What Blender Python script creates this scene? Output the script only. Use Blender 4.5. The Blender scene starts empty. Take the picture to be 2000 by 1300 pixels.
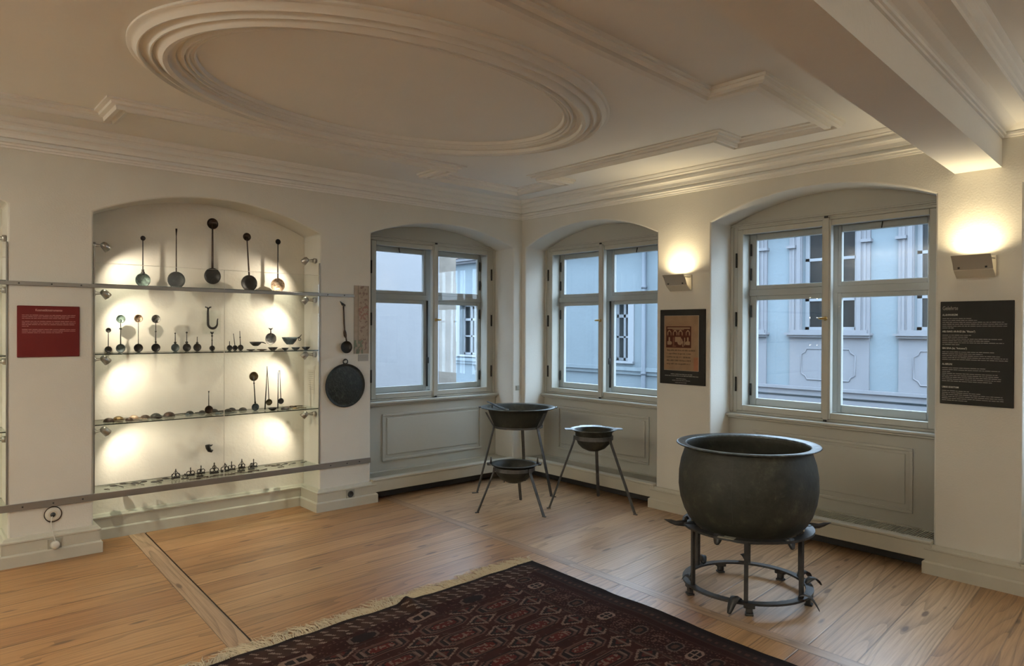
import bpy, bmesh, math, random
from mathutils import Vector, Matrix
import numpy as np
random.seed(7)
PI = math.pi
S = bpy.context.scene
COL = S.collection

# ------------------------------------------------------------------ camera, world, exposure
cd = bpy.data.cameras.new('camera'); cam = bpy.data.objects.new('camera', cd); COL.objects.link(cam)
yaw, pit, rol = 0.719090371, -0.00551797, 0.00433935
cyw, syw, cp, sp = math.cos(yaw), math.sin(yaw), math.cos(pit), math.sin(pit)
F = Vector((syw*cp, cyw*cp, sp)); R0 = Vector((cyw, -syw, 0)); U0 = R0.cross(F)
R = R0*math.cos(rol) + U0*math.sin(rol); U = -R0*math.sin(rol) + U0*math.cos(rol)
M = Matrix((R, U, -F)).transposed().to_4x4(); M.translation = Vector((-4.9958, -5.5510, 1.55))
cam.matrix_world = M
cd.sensor_fit = 'HORIZONTAL'; cd.sensor_width = 36; cd.lens = 36*1372.73/2000; cd.clip_start = .05; cd.clip_end = 200
S.camera = cam
S.view_settings.view_transform = 'Standard'; S.view_settings.look = 'None'
S.view_settings.gamma = 1; S.view_settings.use_curve_mapping = False
S.view_settings.exposure = 0.38
S.cycles.max_bounces = 10; S.cycles.diffuse_bounces = 6; S.cycles.glossy_bounces = 4
S.cycles.transparent_max_bounces = 24; S.cycles.transmission_bounces = 8
S.cycles.caustics_reflective = False; S.cycles.caustics_refractive = False
S.cycles.sample_clamp_indirect = 4.0
W = bpy.data.worlds.new('overcast_sky'); S.world = W; W.use_nodes = True
bg = W.node_tree.nodes['Background']; bg.inputs[0].default_value = (.62, .80, 1.0, 1); bg.inputs[1].default_value = 8.6
SCONCE_W = 2.6
SPOT_W = 10.0

# ------------------------------------------------------------------ materials
MT = {}
def mat(name, col, rough=.6, metal=0., bump=0., bscale=60., var=0., vscale=6., spec=.5):
    m = bpy.data.materials.new(name); m.use_nodes = True
    nt = m.node_tree; b = nt.nodes['Principled BSDF']
    b.inputs['Base Color'].default_value = (*col, 1); b.inputs['Roughness'].default_value = rough
    b.inputs['Metallic'].default_value = metal; b.inputs['Specular IOR Level'].default_value = spec
    geo = nt.nodes.new('ShaderNodeNewGeometry')
    if var > 0:
        n = nt.nodes.new('ShaderNodeTexNoise'); n.inputs['Scale'].default_value = vscale; n.inputs['Detail'].default_value = 6
        nt.links.new(geo.outputs['Position'], n.inputs['Vector'])
        r = nt.nodes.new('ShaderNodeValToRGB'); r.color_ramp.elements[0].position = .3; r.color_ramp.elements[1].position = .7
        r.color_ramp.elements[0].color = (*[max(0, c*(1-var)) for c in col], 1); r.color_ramp.elements[1].color = (*[min(1, c*(1+var)) for c in col], 1)
        nt.links.new(n.outputs['Fac'], r.inputs[0]); nt.links.new(r.outputs[0], b.inputs['Base Color'])
    if bump > 0:
        n = nt.nodes.new('ShaderNodeTexNoise'); n.inputs['Scale'].default_value = bscale; n.inputs['Detail'].default_value = 4
        nt.links.new(geo.outputs['Position'], n.inputs['Vector'])
        bp = nt.nodes.new('ShaderNodeBump'); bp.inputs['Strength'].default_value = bump; bp.inputs['Distance'].default_value = .01
        nt.links.new(n.outputs['Fac'], bp.inputs['Height']); nt.links.new(bp.outputs[0], b.inputs['Normal'])
    MT[name] = m
    return m
def patina(name, c1, c2, c3, rough=.5, metal=.5, scale=14.):
    m = mat(name, c1, rough, metal, bump=.35, bscale=scale*2.5)
    nt = m.node_tree; b = nt.nodes['Principled BSDF']
    geo = nt.nodes.new('ShaderNodeNewGeometry'); n = nt.nodes.new('ShaderNodeTexNoise')
    n.inputs['Scale'].default_value = scale; n.inputs['Detail'].default_value = 8; n.inputs['Roughness'].default_value = .65
    r = nt.nodes.new('ShaderNodeValToRGB'); e = r.color_ramp.elements
    e[0].position = .36; e[0].color = (*c1, 1); e[1].position = .72; e[1].color = (*c3, 1)
    k = e.new(.56); k.color = (*c2, 1)
    nt.links.new(geo.outputs['Position'], n.inputs['Vector']); nt.links.new(n.outputs['Fac'], r.inputs[0]); nt.links.new(r.outputs[0], b.inputs['Base Color'])
    return m
def glass(name, tint=(1, 1, 1), refl=1.0, rough=.0):
    m = bpy.data.materials.new(name); m.use_nodes = True; nt = m.node_tree; nt.nodes.clear()
    o = nt.nodes.new('ShaderNodeOutputMaterial'); t = nt.nodes.new('ShaderNodeBsdfTransparent'); g = nt.nodes.new('ShaderNodeBsdfGlossy')
    t.inputs[0].default_value = (*tint, 1); g.inputs['Roughness'].default_value = rough
    ge = nt.nodes.new('ShaderNodeNewGeometry'); dt = nt.nodes.new('ShaderNodeVectorMath'); dt.operation = 'DOT_PRODUCT'; mx = nt.nodes.new('ShaderNodeMixShader')
    nt.links.new(ge.outputs['Normal'], dt.inputs[0]); nt.links.new(ge.outputs['Incoming'], dt.inputs[1])
    def m1(op, a, b):
        n = nt.nodes.new('ShaderNodeMath'); n.operation = op
        for i, q in enumerate((a, b)):
            if q is None: continue
            if isinstance(q, (int, float)): n.inputs[i].default_value = q
            else: nt.links.new(q, n.inputs[i])
        return n
    f5 = m1('POWER', m1('SUBTRACT', 1., m1('ABSOLUTE', dt.outputs['Value'], None).outputs[0]).outputs[0], 5.)
    mu = m1('MULTIPLY', m1('ADD', .055, m1('MULTIPLY', f5.outputs[0], .8).outputs[0]).outputs[0], refl); mu.use_clamp = True; nt.links.new(mu.outputs[0], mx.inputs[0])
    nt.links.new(t.outputs[0], mx.inputs[1]); nt.links.new(g.outputs[0], mx.inputs[2]); nt.links.new(mx.outputs[0], o.inputs[0])
    MT[name] = m; return m
def emis(name, col, s):
    m = bpy.data.materials.new(name); m.use_nodes = True; nt = m.node_tree; nt.nodes.clear()
    o = nt.nodes.new('ShaderNodeOutputMaterial'); e = nt.nodes.new('ShaderNodeEmission'); e.inputs[0].default_value = (*col, 1); e.inputs[1].default_value = s
    nt.links.new(e.outputs[0], o.inputs[0]); MT[name] = m; return m
def attr_mat(name, rough=.9, bump=0., sheen=0.):
    m = mat(name, (1, 1, 1), rough, bump=bump, bscale=500)
    nt = m.node_tree; a = nt.nodes.new('ShaderNodeAttribute'); a.attribute_name = 'col'
    nt.links.new(a.outputs['Color'], nt.nodes['Principled BSDF'].inputs['Base Color'])
    nt.nodes['Principled BSDF'].inputs['Specular IOR Level'].default_value = .1
    return m
mat('wall', (.63, .615, .56), .9, bump=.12, bscale=90, var=.03, vscale=2.5, spec=.2)
mat('niche_paint', (.72, .685, .60), .9, bump=.2, bscale=45, var=.03, vscale=5, spec=.2)
mat('ceil', (.78, .775, .745), .92, bump=.12, bscale=30, var=.02, vscale=2, spec=.2)
mat('base', (.45, .43, .355), .55, bump=.08, bscale=30, var=.03, vscale=8)
mat('frame', (.42, .415, .365), .45, bump=.05, bscale=20)
mat('frame_out', (.40, .42, .41), .5)
mat('brass', (.45, .30, .10), .3, 1)
mat('black', (.012, .012, .012), .5)
mat('hinge', (.02, .02, .018), .45, .5)
mat('alu', (.25, .235, .215), .38, .75, bump=.05, bscale=90)
mat('steel', (.42, .40, .37), .3, .9)
mat('lampwhite', (.62, .58, .48), .45)
mat('lampgrey', (.42, .39, .33), .45, .4)
mat('iron_dark', (.030, .029, .029), .5, .5, bump=.2, bscale=60, var=.3, vscale=20)
mat('iron', (.075, .072, .070), .5, .6, bump=.2, bscale=60, var=.3, vscale=20)
patina('bronze', (.006, .005, .0035), (.013, .010, .007), (.03, .024, .015), .55, .3)
patina('bronze_brown', (.016, .009, .005), (.035, .019, .010), (.07, .038, .02), .5, .5, 30)
patina('cauldron', (.010, .0100, .006), (.021, .020, .013), (.060, .056, .038), .68, .25, 9)
patina('patina_green', (.05, .065, .055), (.16, .23, .19), (.30, .38, .33), .6, .3, 40)
patina('patina_dark', (.006, .007, .005), (.013, .015, .012), (.05, .062, .048), .5, .3, 26)
patina('rim_metal', (.05, .058, .06), (.10, .115, .12), (.20, .22, .22), .35, .7, 20)
patina('silvered', (.10, .095, .09), (.25, .24, .22), (.5, .48, .44), .4, .7, 60)
patina('copper_pale', (.16, .09, .05), (.42, .30, .20), (.6, .5, .4), .45, .5, 60)
patina('bluegrey', (.035, .045, .045), (.08, .105, .105), (.14, .18, .18), .55, .3, 30)
patina('bronze_gold', (.06, .04, .015), (.13, .09, .035), (.22, .16, .07), .4, .7, 30)
mat('ivory', (.55, .5, .4), .5)
mat('red_board', (.085, .006, .005), .7, spec=.2)
mat('dark_board', (.013, .012, .010), .7, spec=.2)
mat('text_pink', (.42, .25, .22), .7)
mat('text_grey', (.30, .29, .26), .7)
mat('text_white', (.55, .53, .48), .7)
mat('paper', (.6, .57, .5), .9)
mat('paper_grey', (.32, .32, .30), .9)
mat('cable', (.6, .58, .52), .6)
mat('white_plastic', (.62, .60, .53), .45)
mat('grey_plastic', (.28, .27, .22), .5)
mat('fringe', (.50, .43, .31), .95)
glass('pane', (.97, .985, .99), .6)
glass('showcase', (.985, .995, .985), .75)
mat('glass_edge', (.010, .022, .018), .15)
glass('shelf_glass', (.93, .97, .95), .9)
mat('bluewall', (.128, .158, .178), .95, bump=.5, bscale=9, var=.05, vscale=1.6)
mat('trimgrey', (.142, .146, .160), .95, bump=.3, bscale=12, var=.05, vscale=2)
mat('fwin', (.175, .19, .21), .6)
mat('darkpane', (.012, .014, .015), .12)
mat('greywall', (.158, .156, .162), .95, bump=.5, bscale=5, var=.05, vscale=.9)
mat('peeled', (.115, .098, .082), .95, bump=1., bscale=6, var=.28, vscale=3.0)
mat('zinc', (.085, .10, .12), .6, .1)
mat('asphalt', (.10, .10, .10), .9)
mat('rooftile', (.15, .08, .06), .9)
attr_mat('rug', .95, bump=.3)
attr_mat('print', .85)

# ------------------------------------------------------------------ mesh helpers
class MB:
    def __init__(s): s.v = []; s.f = []; s.sm = []
    def add(s, vs, fs, smooth=False, M=None):
        n = len(s.v)
        s.v += [tuple(M @ Vector(p)) if M is not None else tuple(p) for p in vs]
        s.f += [tuple(i+n for i in f) for f in fs]; s.sm += [smooth]*len(fs)
        return s
    def box(s, a, b, M=None):
        x0, x1 = sorted((a[0], b[0])); y0, y1 = sorted((a[1], b[1])); z0, z1 = sorted((a[2], b[2]))
        vs = [(x, y, z) for x in (x0, x1) for y in (y0, y1) for z in (z0, z1)]
        return s.add(vs, [(0, 1, 3, 2), (4, 6, 7, 5), (0, 4, 5, 1), (2, 3, 7, 6), (0, 2, 6, 4), (1, 5, 7, 3)], False, M)
    def tube(s, pts, r, seg=10, closed=False, flat=1.0, up=None, caps=True, M=None):
        pts = [Vector(p) for p in pts]; n = len(pts)
        rs = r if isinstance(r, (list, tuple)) else [r]*n
        vs = []; fs = []; prev = None
        for i, p in enumerate(pts):
            if closed: t = (pts[(i+1) % n]-pts[i-1]).normalized()
            else: t = (pts[min(i+1, n-1)]-pts[max(i-1, 0)]).normalized()
            if prev is None:
                a = Vector(up) if up else (Vector((0, 0, 1)) if abs(t.z) < .9 else Vector((0, 1, 0)))
            else: a = prev
            a = (a - t*a.dot(t)).normalized(); prev = a; b = t.cross(a)
            for k in range(seg):
                an = 2*PI*k/seg
                vs.append(p + a*math.cos(an)*rs[i] + b*math.sin(an)*rs[i]*flat)
        m = n if closed else n-1
        for i in range(m):
            j = (i+1) % n
            for k in range(seg):
                l = (k+1) % seg
                fs.append((i*seg+k, i*seg+l, j*seg+l, j*seg+k))
        if not closed and caps:
            fs.append(tuple(range(seg))[::-1]); fs.append(tuple((n-1)*seg+k for k in range(seg)))
        return s.add(vs, fs, True, M)
    def lathe(s, prof, seg=32, M=None, smooth=True):
        vs = []; fs = []; n = len(prof)
        for k in range(seg):
            a = 2*PI*k/seg
            for r, z in prof: vs.append((r*math.cos(a), r*math.sin(a), z))
        for k in range(seg):
            l = (k+1) % seg
            for i in range(n-1): fs.append((k*n+i, l*n+i, l*n+i+1, k*n+i+1))
        return s.add(vs, fs, smooth, M)
    def prism(s, poly, n, M=None, smooth=False):   # poly in local xy, extruded along +z by n
        k = len(poly)
        vs = [(x, y, 0) for x, y in poly]+[(x, y, n) for x, y in poly]
        fs = [tuple(range(k))[::-1], tuple(range(k, 2*k))]+[(i, (i+1) % k, (i+1) % k+k, i+k) for i in range(k)]
        return s.add(vs, fs, smooth, M)
    def sweep(s, path, prof, closed=False, smooth=False, cap=True):
        # path: list of (x,y); prof: list of (offset to the left of travel, z)
        n = len(path); P = [Vector((p[0], p[1])) for p in path]; rows = []
        for i in range(n):
            d0 = d1 = None
            if closed or i > 0: d0 = (P[i]-P[i-1]).normalized()
            if closed or i < n-1: d1 = (P[(i+1) % n]-P[i]).normalized()
            if d0 is None: d0 = d1
            if d1 is None: d1 = d0
            n0 = Vector((-d0.y, d0.x)); n1 = Vector((-d1.y, d1.x))
            m = n0+n1
            if m.length < 1e-6: m = n0
            m.normalize(); k = 1/max(.2, m.dot(n0))
            rows.append([(P[i].x+m.x*o*k, P[i].y+m.y*o*k, z) for o, z in prof])
        vs = [v for r in rows for v in r]; q = len(prof); fs = []
        for i in range(n if closed else n-1):
            j = (i+1) % n
            for t in range(q):
                u = (t+1) % q
                fs.append((i*q+t, i*q+u, j*q+u, j*q+t))
        if not closed and cap: fs += [tuple(range(q)), tuple((n-1)*q+t for t in range(q))[::-1]]
        return s.add(vs, fs, smooth)
    def build(s, name, material, parent=None, origin=None, recalc=True):
        me = bpy.data.meshes.new(name)
        off = wloc(parent) if parent is not None else (Vector(origin) if origin is not None else Vector((0, 0, 0)))
        me.from_pydata([tuple(Vector(v)-off) for v in s.v], [], s.f)
        for p, sm in zip(me.polygons, s.sm): p.use_smooth = sm
        if recalc:
            bm = bmesh.new(); bm.from_mesh(me); bmesh.ops.recalc_face_normals(bm, faces=bm.faces); bm.to_mesh(me); bm.free()
        o = bpy.data.objects.new(name, me); COL.objects.link(o)
        me.materials.append(MT[material] if isinstance(material, str) else material)
        if parent is not None: o.parent = parent; o['_w'] = 0
        elif origin is not None: o.location = off
        me.update()
        return o
def wloc(o):
    v = Vector((0, 0, 0))
    while o is not None: v = v+o.location; o = o.parent
    return v
def clean(o):
    if '_w' in o: del o['_w']
def tag(o, label, cat, group=None, kind=None):
    o['label'] = label; o['category'] = cat
    if group: o['group'] = group
    if kind: o['kind'] = kind
    return o
def thing(name, label, cat, loc, group=None):
    o = bpy.data.objects.new(name, None); COL.objects.link(o); o.location = loc; o.empty_display_size = .1
    return tag(o, label, cat, group)
def struct(o): o['kind'] = 'structure'; return o
def bevel(o, w, seg=2, ang=.6):
    b = o.modifiers.new('bevel', 'BEVEL'); b.width = w; b.segments = seg; b.limit_method = 'ANGLE'; b.angle_limit = ang
    return o
def T(*v): return Matrix.Translation(Vector(v))
def RX(a): return Matrix.Rotation(a, 4, 'X')
def RY(a): return Matrix.Rotation(a, 4, 'Y')
def RZ(a): return Matrix.Rotation(a, 4, 'Z')
def WP(wall, s, d, z): return (s, d, z) if wall == 'n' else (d, s, z)
def wbox(mb, wall, s0, s1, d0, d1, z0, z1): mb.box(WP(wall, s0, d0, z0), WP(wall, s1, d1, z1))

# ------------------------------------------------------------------ room shell
ZC = 2.88
N_OPEN = [(-1.811, -.12, 2.40, 2.56), (-3.975, -2.298, 2.345, 2.535), (-6.14, -4.458, 2.345, 2.535)]
E_OPEN = [(-1.765, -.055, 2.40, 2.595), (-3.95, -2.303, 2.425, 2.60), (-6.07, -4.42, 2.425, 2.60)]
def arc(a, b, zs, za, n=24):
    w = (b-a)/2; h = za-zs; Rr = (w*w+h*h)/(2*h); c = (a+b)/2; zc = za-Rr; th = math.asin(w/Rr)
    return [(c+Rr*math.sin(t), zc+Rr*math.cos(t)) for t in [th*(2*i/n-1) for i in range(n+1)]]
def front_slab(wall, lo, hi, opens, d1):
    pts = [(hi, 3.05), (hi, -.02)]
    for a, b, zs, za in sorted(opens, reverse=True):
        pts += [(b, -.02)] + arc(a, b, zs, za)[::-1] + [(a, -.02)]
    pts += [(lo, -.02), (lo, 3.05)]
    mb = MB(); k = len(pts)
    vs = [WP(wall, s, 0, z) for s, z in pts]+[WP(wall, s, d1, z) for s, z in pts]
    mb.add(vs, [tuple(range(k)), tuple(range(k, 2*k))[::-1]]+[(i, (i+1) % k, (i+1) % k+k, i+k) for i in range(k)])
    return mb
def back_slab(mb, wall, lo, hi, holes, d0, d1):
    x = hi
    for a, b, z0, z1 in sorted(holes, reverse=True):
        wbox(mb, wall, b, x, d0, d1, -.02, 3.05); wbox(mb, wall, a, b, d0, d1, -.02, z0); wbox(mb, wall, a, b, d0, d1, z1, 3.05); x = a
    wbox(mb, wall, lo, x, d0, d1, -.02, 3.05)
# windows: (wall, recess a, b, centre, half width of the clear opening)
WIN = [('n', -1.811, -.12, -.912, .675, 2.40, 2.56), ('e', -1.765, -.055, -.862, .70, 2.40, 2.595), ('e', -3.95, -2.303, -3.118, .70, 2.425, 2.60), ('e', -6.07, -4.42, -5.24, .70, 2.425, 2.60)]
hn = [(WIN[0][3]-.79, WIN[0][3]+.785, .86, 2.43)]
he = [(w[3]-.80, w[3]+.80, .86, 2.43) for w in WIN[1:]]
mb = front_slab('n', -7.6, .30, N_OPEN, .32)
wn = mb.build('wall_north', 'wall'); bevel(wn, .012)
mb = MB(); back_slab(mb, 'n', -7.6, .62, hn, .321, .60); struct(mb.build('wall_north_outer', 'niche_paint'))
struct(wn)
mb = front_slab('e', -8.6, .10, E_OPEN, .32)
we = struct(mb.build('wall_east', 'wall')); bevel(we, .012)
mb = MB(); back_slab(mb, 'e', -8.6, .32, he, .321, .60); struct(mb.build('wall_east_outer', 'niche_paint'))
mb = MB(); mb.box((-7.9, -8.9, -.02), (-7.6, .6, 3.05)); struct(mb.build('wall_west', 'wall'))
mb = MB(); mb.box((-7.6, -8.9, -.02), (.6, -8.6, 3.05)); struct(mb.build('wall_south', 'wall'))
mb = MB(); mb.box((-7.9, -8.9, ZC), (.6, .6, 3.25)); struct(mb.build('ceiling', 'ceil'))

# beam (slightly out of square) with its plaster drop
def beam_y(x, s): return (-4.056+.089*x) if s == 'n' else (-4.306+.086*x)
mb = MB(); zb = 2.535; x0, x1 = -7.6, 0.0
vs = [(x, beam_y(x, s), z) for x in (x0, x1) for s, z in (('n', zb), ('s', zb), ('s', 2.9), ('n', 2.9))]
mb.add(vs, [(0, 1, 2, 3), (7, 6, 5, 4), (0, 4, 5, 1), (1, 5, 6, 2), (2, 6, 7, 3), (3, 7, 4, 0)])
struct(mb.build('trim_1', 'ceil'))
# cornices (profile: offset from wall, z)
CP = [(0, 2.70), (.012, 2.70), (.014, 2.713), (.026, 2.715), (.028, 2.728), (.046, 2.732), (.046, 2.738), (.030, 2.742), (.028, 2.758), (.056, 2.760), (.056, 2.768), (.058, 2.785), (.070, 2.797), (.092, 2.803), (.092, 2.812), (.082, 2.815), (.086, 2.830), (.098, 2.842), (.114, 2.846), (.114, 2.853), (.125, 2.861), (.135, 2.872), (.136, 2.89), (0, 2.89)]
mb = MB()
mb.sweep([(0, beam_y(0, 'n')), (0, 0), (-7.6, 0), (-7.6, beam_y(-7.6, 'n'))], CP)
struct(mb.build('trim_2', 'ceil'))
CS = [(0, 2.705), (.012, 2.705), (.014, 2.716), (.024, 2.718), (.026, 2.728), (.022, 2.736), (.03, 2.742), (.045, 2.746), (.062, 2.752), (.085, 2.764), (.10, 2.767), (.175, 2.767), (.175, 2.79), (.185, 2.80), (.187, 2.82), (.197, 2.835), (.20, 2.85), (.215, 2.865), (.218, 2.89), (0, 2.89)]
mb = MB()
mb.sweep([(-7.6, beam_y(-7.6, 's')), (0, beam_y(0, 's'))][::-1][:0] or [(-7.6, -8.6), (0, -8.6), (0, beam_y(0, 's')), (-7.6, beam_y(-7.6, 's'))], CS, closed=True)
struct(mb.build('trim_3', 'ceil'))

# oval stucco ring on the ceiling
OC = Vector((-2.803, -2.079)); ORot = math.radians(3.91)
prof = [(1,0),(1,.010),(.985,.014),(.955,.014),(.93,.022),(.90,.040),(.885,.040),(.88,.020),(.86,.016),(.83,.018),(.79,.034),(.775,.048),(.76,.048),(.755,.028),(.735,.026),(.70,.044),(.65,.060),(.61,.054),(.60,.054),(.595,.032),(.56,.028),(.52,.034),(.515,.018),(.47,.016),(.45,.036),(.435,.036),(.43,.018),(.415,.018),(.40,.030),(.385,.030),(.38,.014),(.35,.012),(.335,.022),(.32,.020),(.31,.004),(.31,-.005)]
# first value: 1 = outer edge, .31 = inner edge ; ring .30 m wide
mb = MB(); seg = 160; vs = []; fs = []; q = len(prof)
for k in range(seg):
    a = 2*PI*k/seg
    for t, h in prof:
        f = (t-.31)/.69
        ax = 1.125+(1.425-1.125)*f; by = .735+(1.02-.735)*f
        x, y = ax*math.cos(a), by*math.sin(a)
        vs.append((OC.x+x*math.cos(ORot)-y*math.sin(ORot), OC.y+x*math.sin(ORot)+y*math.cos(ORot), ZC-h*1.05))
for k in range(seg):
    l = (k+1) % seg
    for i in range(q-1): fs.append((k*q+i, l*q+i, l*q+i+1, k*q+i+1))
mb.add(vs, fs, False); o = struct(mb.build('trim_4', 'ceil'))
for p in o.data.polygons: p.use_smooth = True
e = o.modifiers.new('edges', 'EDGE_SPLIT'); e.split_angle = math.radians(38)
# angular stucco frame around it
FP = [(-.08, ZC+.005), (-.08, ZC-.016), (-.068, ZC-.018), (-.066, ZC-.036), (-.044, ZC-.044), (-.040, ZC-.026), (-.014, ZC-.022), (-.010, ZC-.044), (.018, ZC-.052), (.024, ZC-.030), (.050, ZC-.026), (.054, ZC-.012), (.08, ZC-.010), (.08, ZC+.005)]
path = [(-.527, -.52), (-.53, -1.13), (-.815, -1.125), (-.822, -2.87), (-.545, -2.86), (-.53, -3.50), (-1.565, -3.60), (-1.565, -3.285), (-4.01, -3.48), (-4.01, -3.82), (-5.1, -3.92), (-5.1, -3.1), (-4.86, -3.1), (-4.86, -1.1), (-5.1, -1.1), (-5.1, -.57), (-4.01, -.565), (-4.01, -.905), (-1.56, -.89), (-1.56, -.545)]
mb = MB(); mb.sweep(path[::-1], FP, closed=True); struct(mb.build('trim_5', 'ceil'))

# baseboards
BP = [(0, 0), (.050, 0), (.050, .072), (.044, .080), (.036, .082), (.036, .150), (.042, .154), (.042, .163), (.030, .168), (.022, .180), (.010, .184), (0, .184)]
def base_run(name, path): struct(MB().sweep(path, BP).build(name, 'base'))
base_run('baseboard_north', [(-1.811, .02), (-1.811, 0), (-2.298, 0), (-2.298, .32), (-3.975, .32), (-3.975, 0), (-4.458, 0), (-4.458, .32), (-6.14, .32), (-6.14, 0), (-7.6, 0)])
base_run('baseboard_corner', [(0, -.055), (0, 0), (-.12, 0)])
base_run('baseboard_east', [(.02, -2.303), (0, -2.303), (0, -1.765), (.02, -1.765)])
base_run('baseboard_east', [(.02, -4.42), (0, -4.42), (0, -3.95), (.02, -3.95)])
base_run('baseboard_west', [(-7.6, 0), (-7.6, -8.6)])
base_run('baseboard_south', [(-7.6, -8.6), (0, -8.6)])

# ------------------------------------------------------------------ floor of wide pine boards with cross strips
def floor():
    me_v = []; me_f = []; uvs = []; rnd = []; pal = []
    def sx(k, y): return {0: -7.7, 1: -3.665+.038*(y+.3), 2: -1.632+.010*(y+1.7), 3: .35}[k]
    slope = {0: .045, 1: .085, 2: .10}
    rr = random.Random(3)
    def quad(pts, uv, r, pv_=0.):
        pal.append(pv_)
        n = len(me_v); me_v.extend(pts); me_f.append((n, n+1, n+2, n+3)); uvs.extend(uv); rnd.append(r)
    hw = {1: .056, 2: .042}
    for zone in range(3):
        yy = .75; sl = slope[zone]
        while yy > -9.6:
            w = rr.choice([.165, .19, .21, .235, .26]); y0, y1 = yy, yy-w; r = rr.random(); ofs = rr.random()*50
            pv = []
            for (k, side) in ((zone, 1), (zone+1, -1)):
                for y in (y0, y1):
                    xr = sx(k, y); x = xr+(side*hw[k] if k in hw else 0)
                    pv.append((x, y+sl*(x+1.6), 0))
            pts = [pv[0], pv[1], pv[3], pv[2]]
            quad(pts, [(p[0]+ofs, t) for p, t in zip(pts, (0, 1, 1, 0))], (r, w), {0: .0, 1: .12, 2: .6 if yy > -4.2 else .1}[zone])  # east boards paler: their own tone plus window sheen put into the colour
            yy -= w
    for k in (1, 2):
        y = .75
        while y > -9.6:
            y1 = y-3.1; a, b = sx(k, y), sx(k, y1); h = hw[k]; r = rr.random(); o = rr.random()*50
            pts = [(a-h, y, .0006), (b-h, y1, .0006), (b+h, y1, .0006), (a+h, y, .0006)]
            quad(pts, [(-y+o, 0), (-y1+o, 0), (-y1+o, 1), (-y+o, 1)], (.25*r, 2*h), 1.30); y = y1
    me = bpy.data.meshes.new('floor'); me.from_pydata(me_v, [], me_f)
    ul = me.uv_layers.new(name='uv'); ul.data.foreach_set('uv', [c for u in uvs for c in u])
    a = me.attributes.new('rnd', 'FLOAT', 'FACE'); a.data.foreach_set('value', [r[0] for r in rnd])
    b = me.attributes.new('wid', 'FLOAT', 'FACE'); b.data.foreach_set('value', [r[1] for r in rnd])
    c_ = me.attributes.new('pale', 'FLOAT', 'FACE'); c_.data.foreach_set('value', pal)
    m = bpy.data.materials.new('pine_boards'); m.use_nodes = True; nt = m.node_tree; L = nt.links.new; N = nt.nodes.new
    bs = nt.nodes['Principled BSDF']
    uv = N('ShaderNodeUVMap'); uv.uv_map = 'uv'; sp_ = N('ShaderNodeSeparateXYZ'); L(uv.outputs[0], sp_.inputs[0])
    ar = N('ShaderNodeAttribute'); ar.attribute_name = 'rnd'; aw = N('ShaderNodeAttribute'); aw.attribute_name = 'wid'
    def math_(op, a_, b_=None, c_=None):
        n = N('ShaderNodeMath'); n.operation = op
        for i, q_ in enumerate((a_, b_, c_)):
            if q_ is None: continue
            if isinstance(q_, (int, float)): n.inputs[i].default_value = q_
            else: L(q_, n.inputs[i])
        return n.outputs[0]
    vm = math_('MULTIPLY', sp_.outputs[1], aw.outputs['Fac'])      # metres across the board
    # wavy cathedral grain
    def noise(x, y, z, scale, det, rough=.5):
        c_ = N('ShaderNodeCombineXYZ'); L(x, c_.inputs[0]); L(y, c_.inputs[1]); L(z, c_.inputs[2])
        n = N('ShaderNodeTexNoise'); n.inputs['Scale'].default_value = scale; n.inputs['Detail'].default_value = det; n.inputs['Roughness'].default_value = rough
        L(c_.outputs[0], n.inputs[0]); return n.outputs['Fac']
    rz = math_('MULTIPLY', ar.outputs['Fac'], 37.)
    warp = noise(math_('MULTIPLY', sp_.outputs[0], .42), math_('MULTIPLY', vm, 5.), rz, 1.0, 1.5)
    rings = math_('FRACT', math_('ADD', math_('MULTIPLY', warp, 13.), math_('MULTIPLY', vm, 22.)))
    fine = noise(math_('MULTIPLY', sp_.outputs[0], 1.6), math_('MULTIPLY', vm, 60.), rz, 2.0, 6, .6)
    broad = noise(math_('MULTIPLY', sp_.outputs[0], .7), math_('MULTIPLY', vm, 3.), rz, 1.5, 3)
    tr = N('ShaderNodeValToRGB'); e = tr.color_ramp.elements
    e[0].position = 0; e[0].color = (.225, .096, .031, 1); e[1].position = 1; e[1].color = (.47, .275, .122, 1)
    k_ = e.new(.5); k_.color = (.34, .178, .067, 1)
    L(math_('ADD', math_('MULTIPLY', ar.outputs['Fac'], .45), math_('MULTIPLY', broad, .55)), tr.inputs[0])
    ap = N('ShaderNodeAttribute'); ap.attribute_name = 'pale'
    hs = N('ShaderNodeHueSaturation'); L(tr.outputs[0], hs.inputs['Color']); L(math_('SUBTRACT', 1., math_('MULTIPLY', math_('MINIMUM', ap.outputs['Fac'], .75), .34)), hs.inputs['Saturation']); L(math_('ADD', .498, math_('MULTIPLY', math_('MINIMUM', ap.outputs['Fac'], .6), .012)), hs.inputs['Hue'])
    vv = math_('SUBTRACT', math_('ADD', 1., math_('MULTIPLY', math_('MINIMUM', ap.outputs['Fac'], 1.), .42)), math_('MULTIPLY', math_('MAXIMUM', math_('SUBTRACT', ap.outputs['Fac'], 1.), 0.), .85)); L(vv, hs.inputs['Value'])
    ring = N('ShaderNodeMapRange'); ring.inputs[1].default_value = .55; ring.inputs[2].default_value = 1.; ring.inputs[3].default_value = 0; ring.inputs[4].default_value = .33
    L(rings, ring.inputs[0])
    fm = N('ShaderNodeMapRange'); fm.inputs[1].default_value = .35; fm.inputs[2].default_value = .75; fm.inputs[3].default_value = .0; fm.inputs[4].default_value = .32
    L(fine, fm.inputs[0])
    dk = math_('SUBTRACT', 1., math_('ADD', ring.outputs[0], fm.outputs[0]))
    mx = N('ShaderNodeMix'); mx.data_type = 'RGBA'; mx.blend_type = 'MULTIPLY'; mx.inputs[0].default_value = 1
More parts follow.
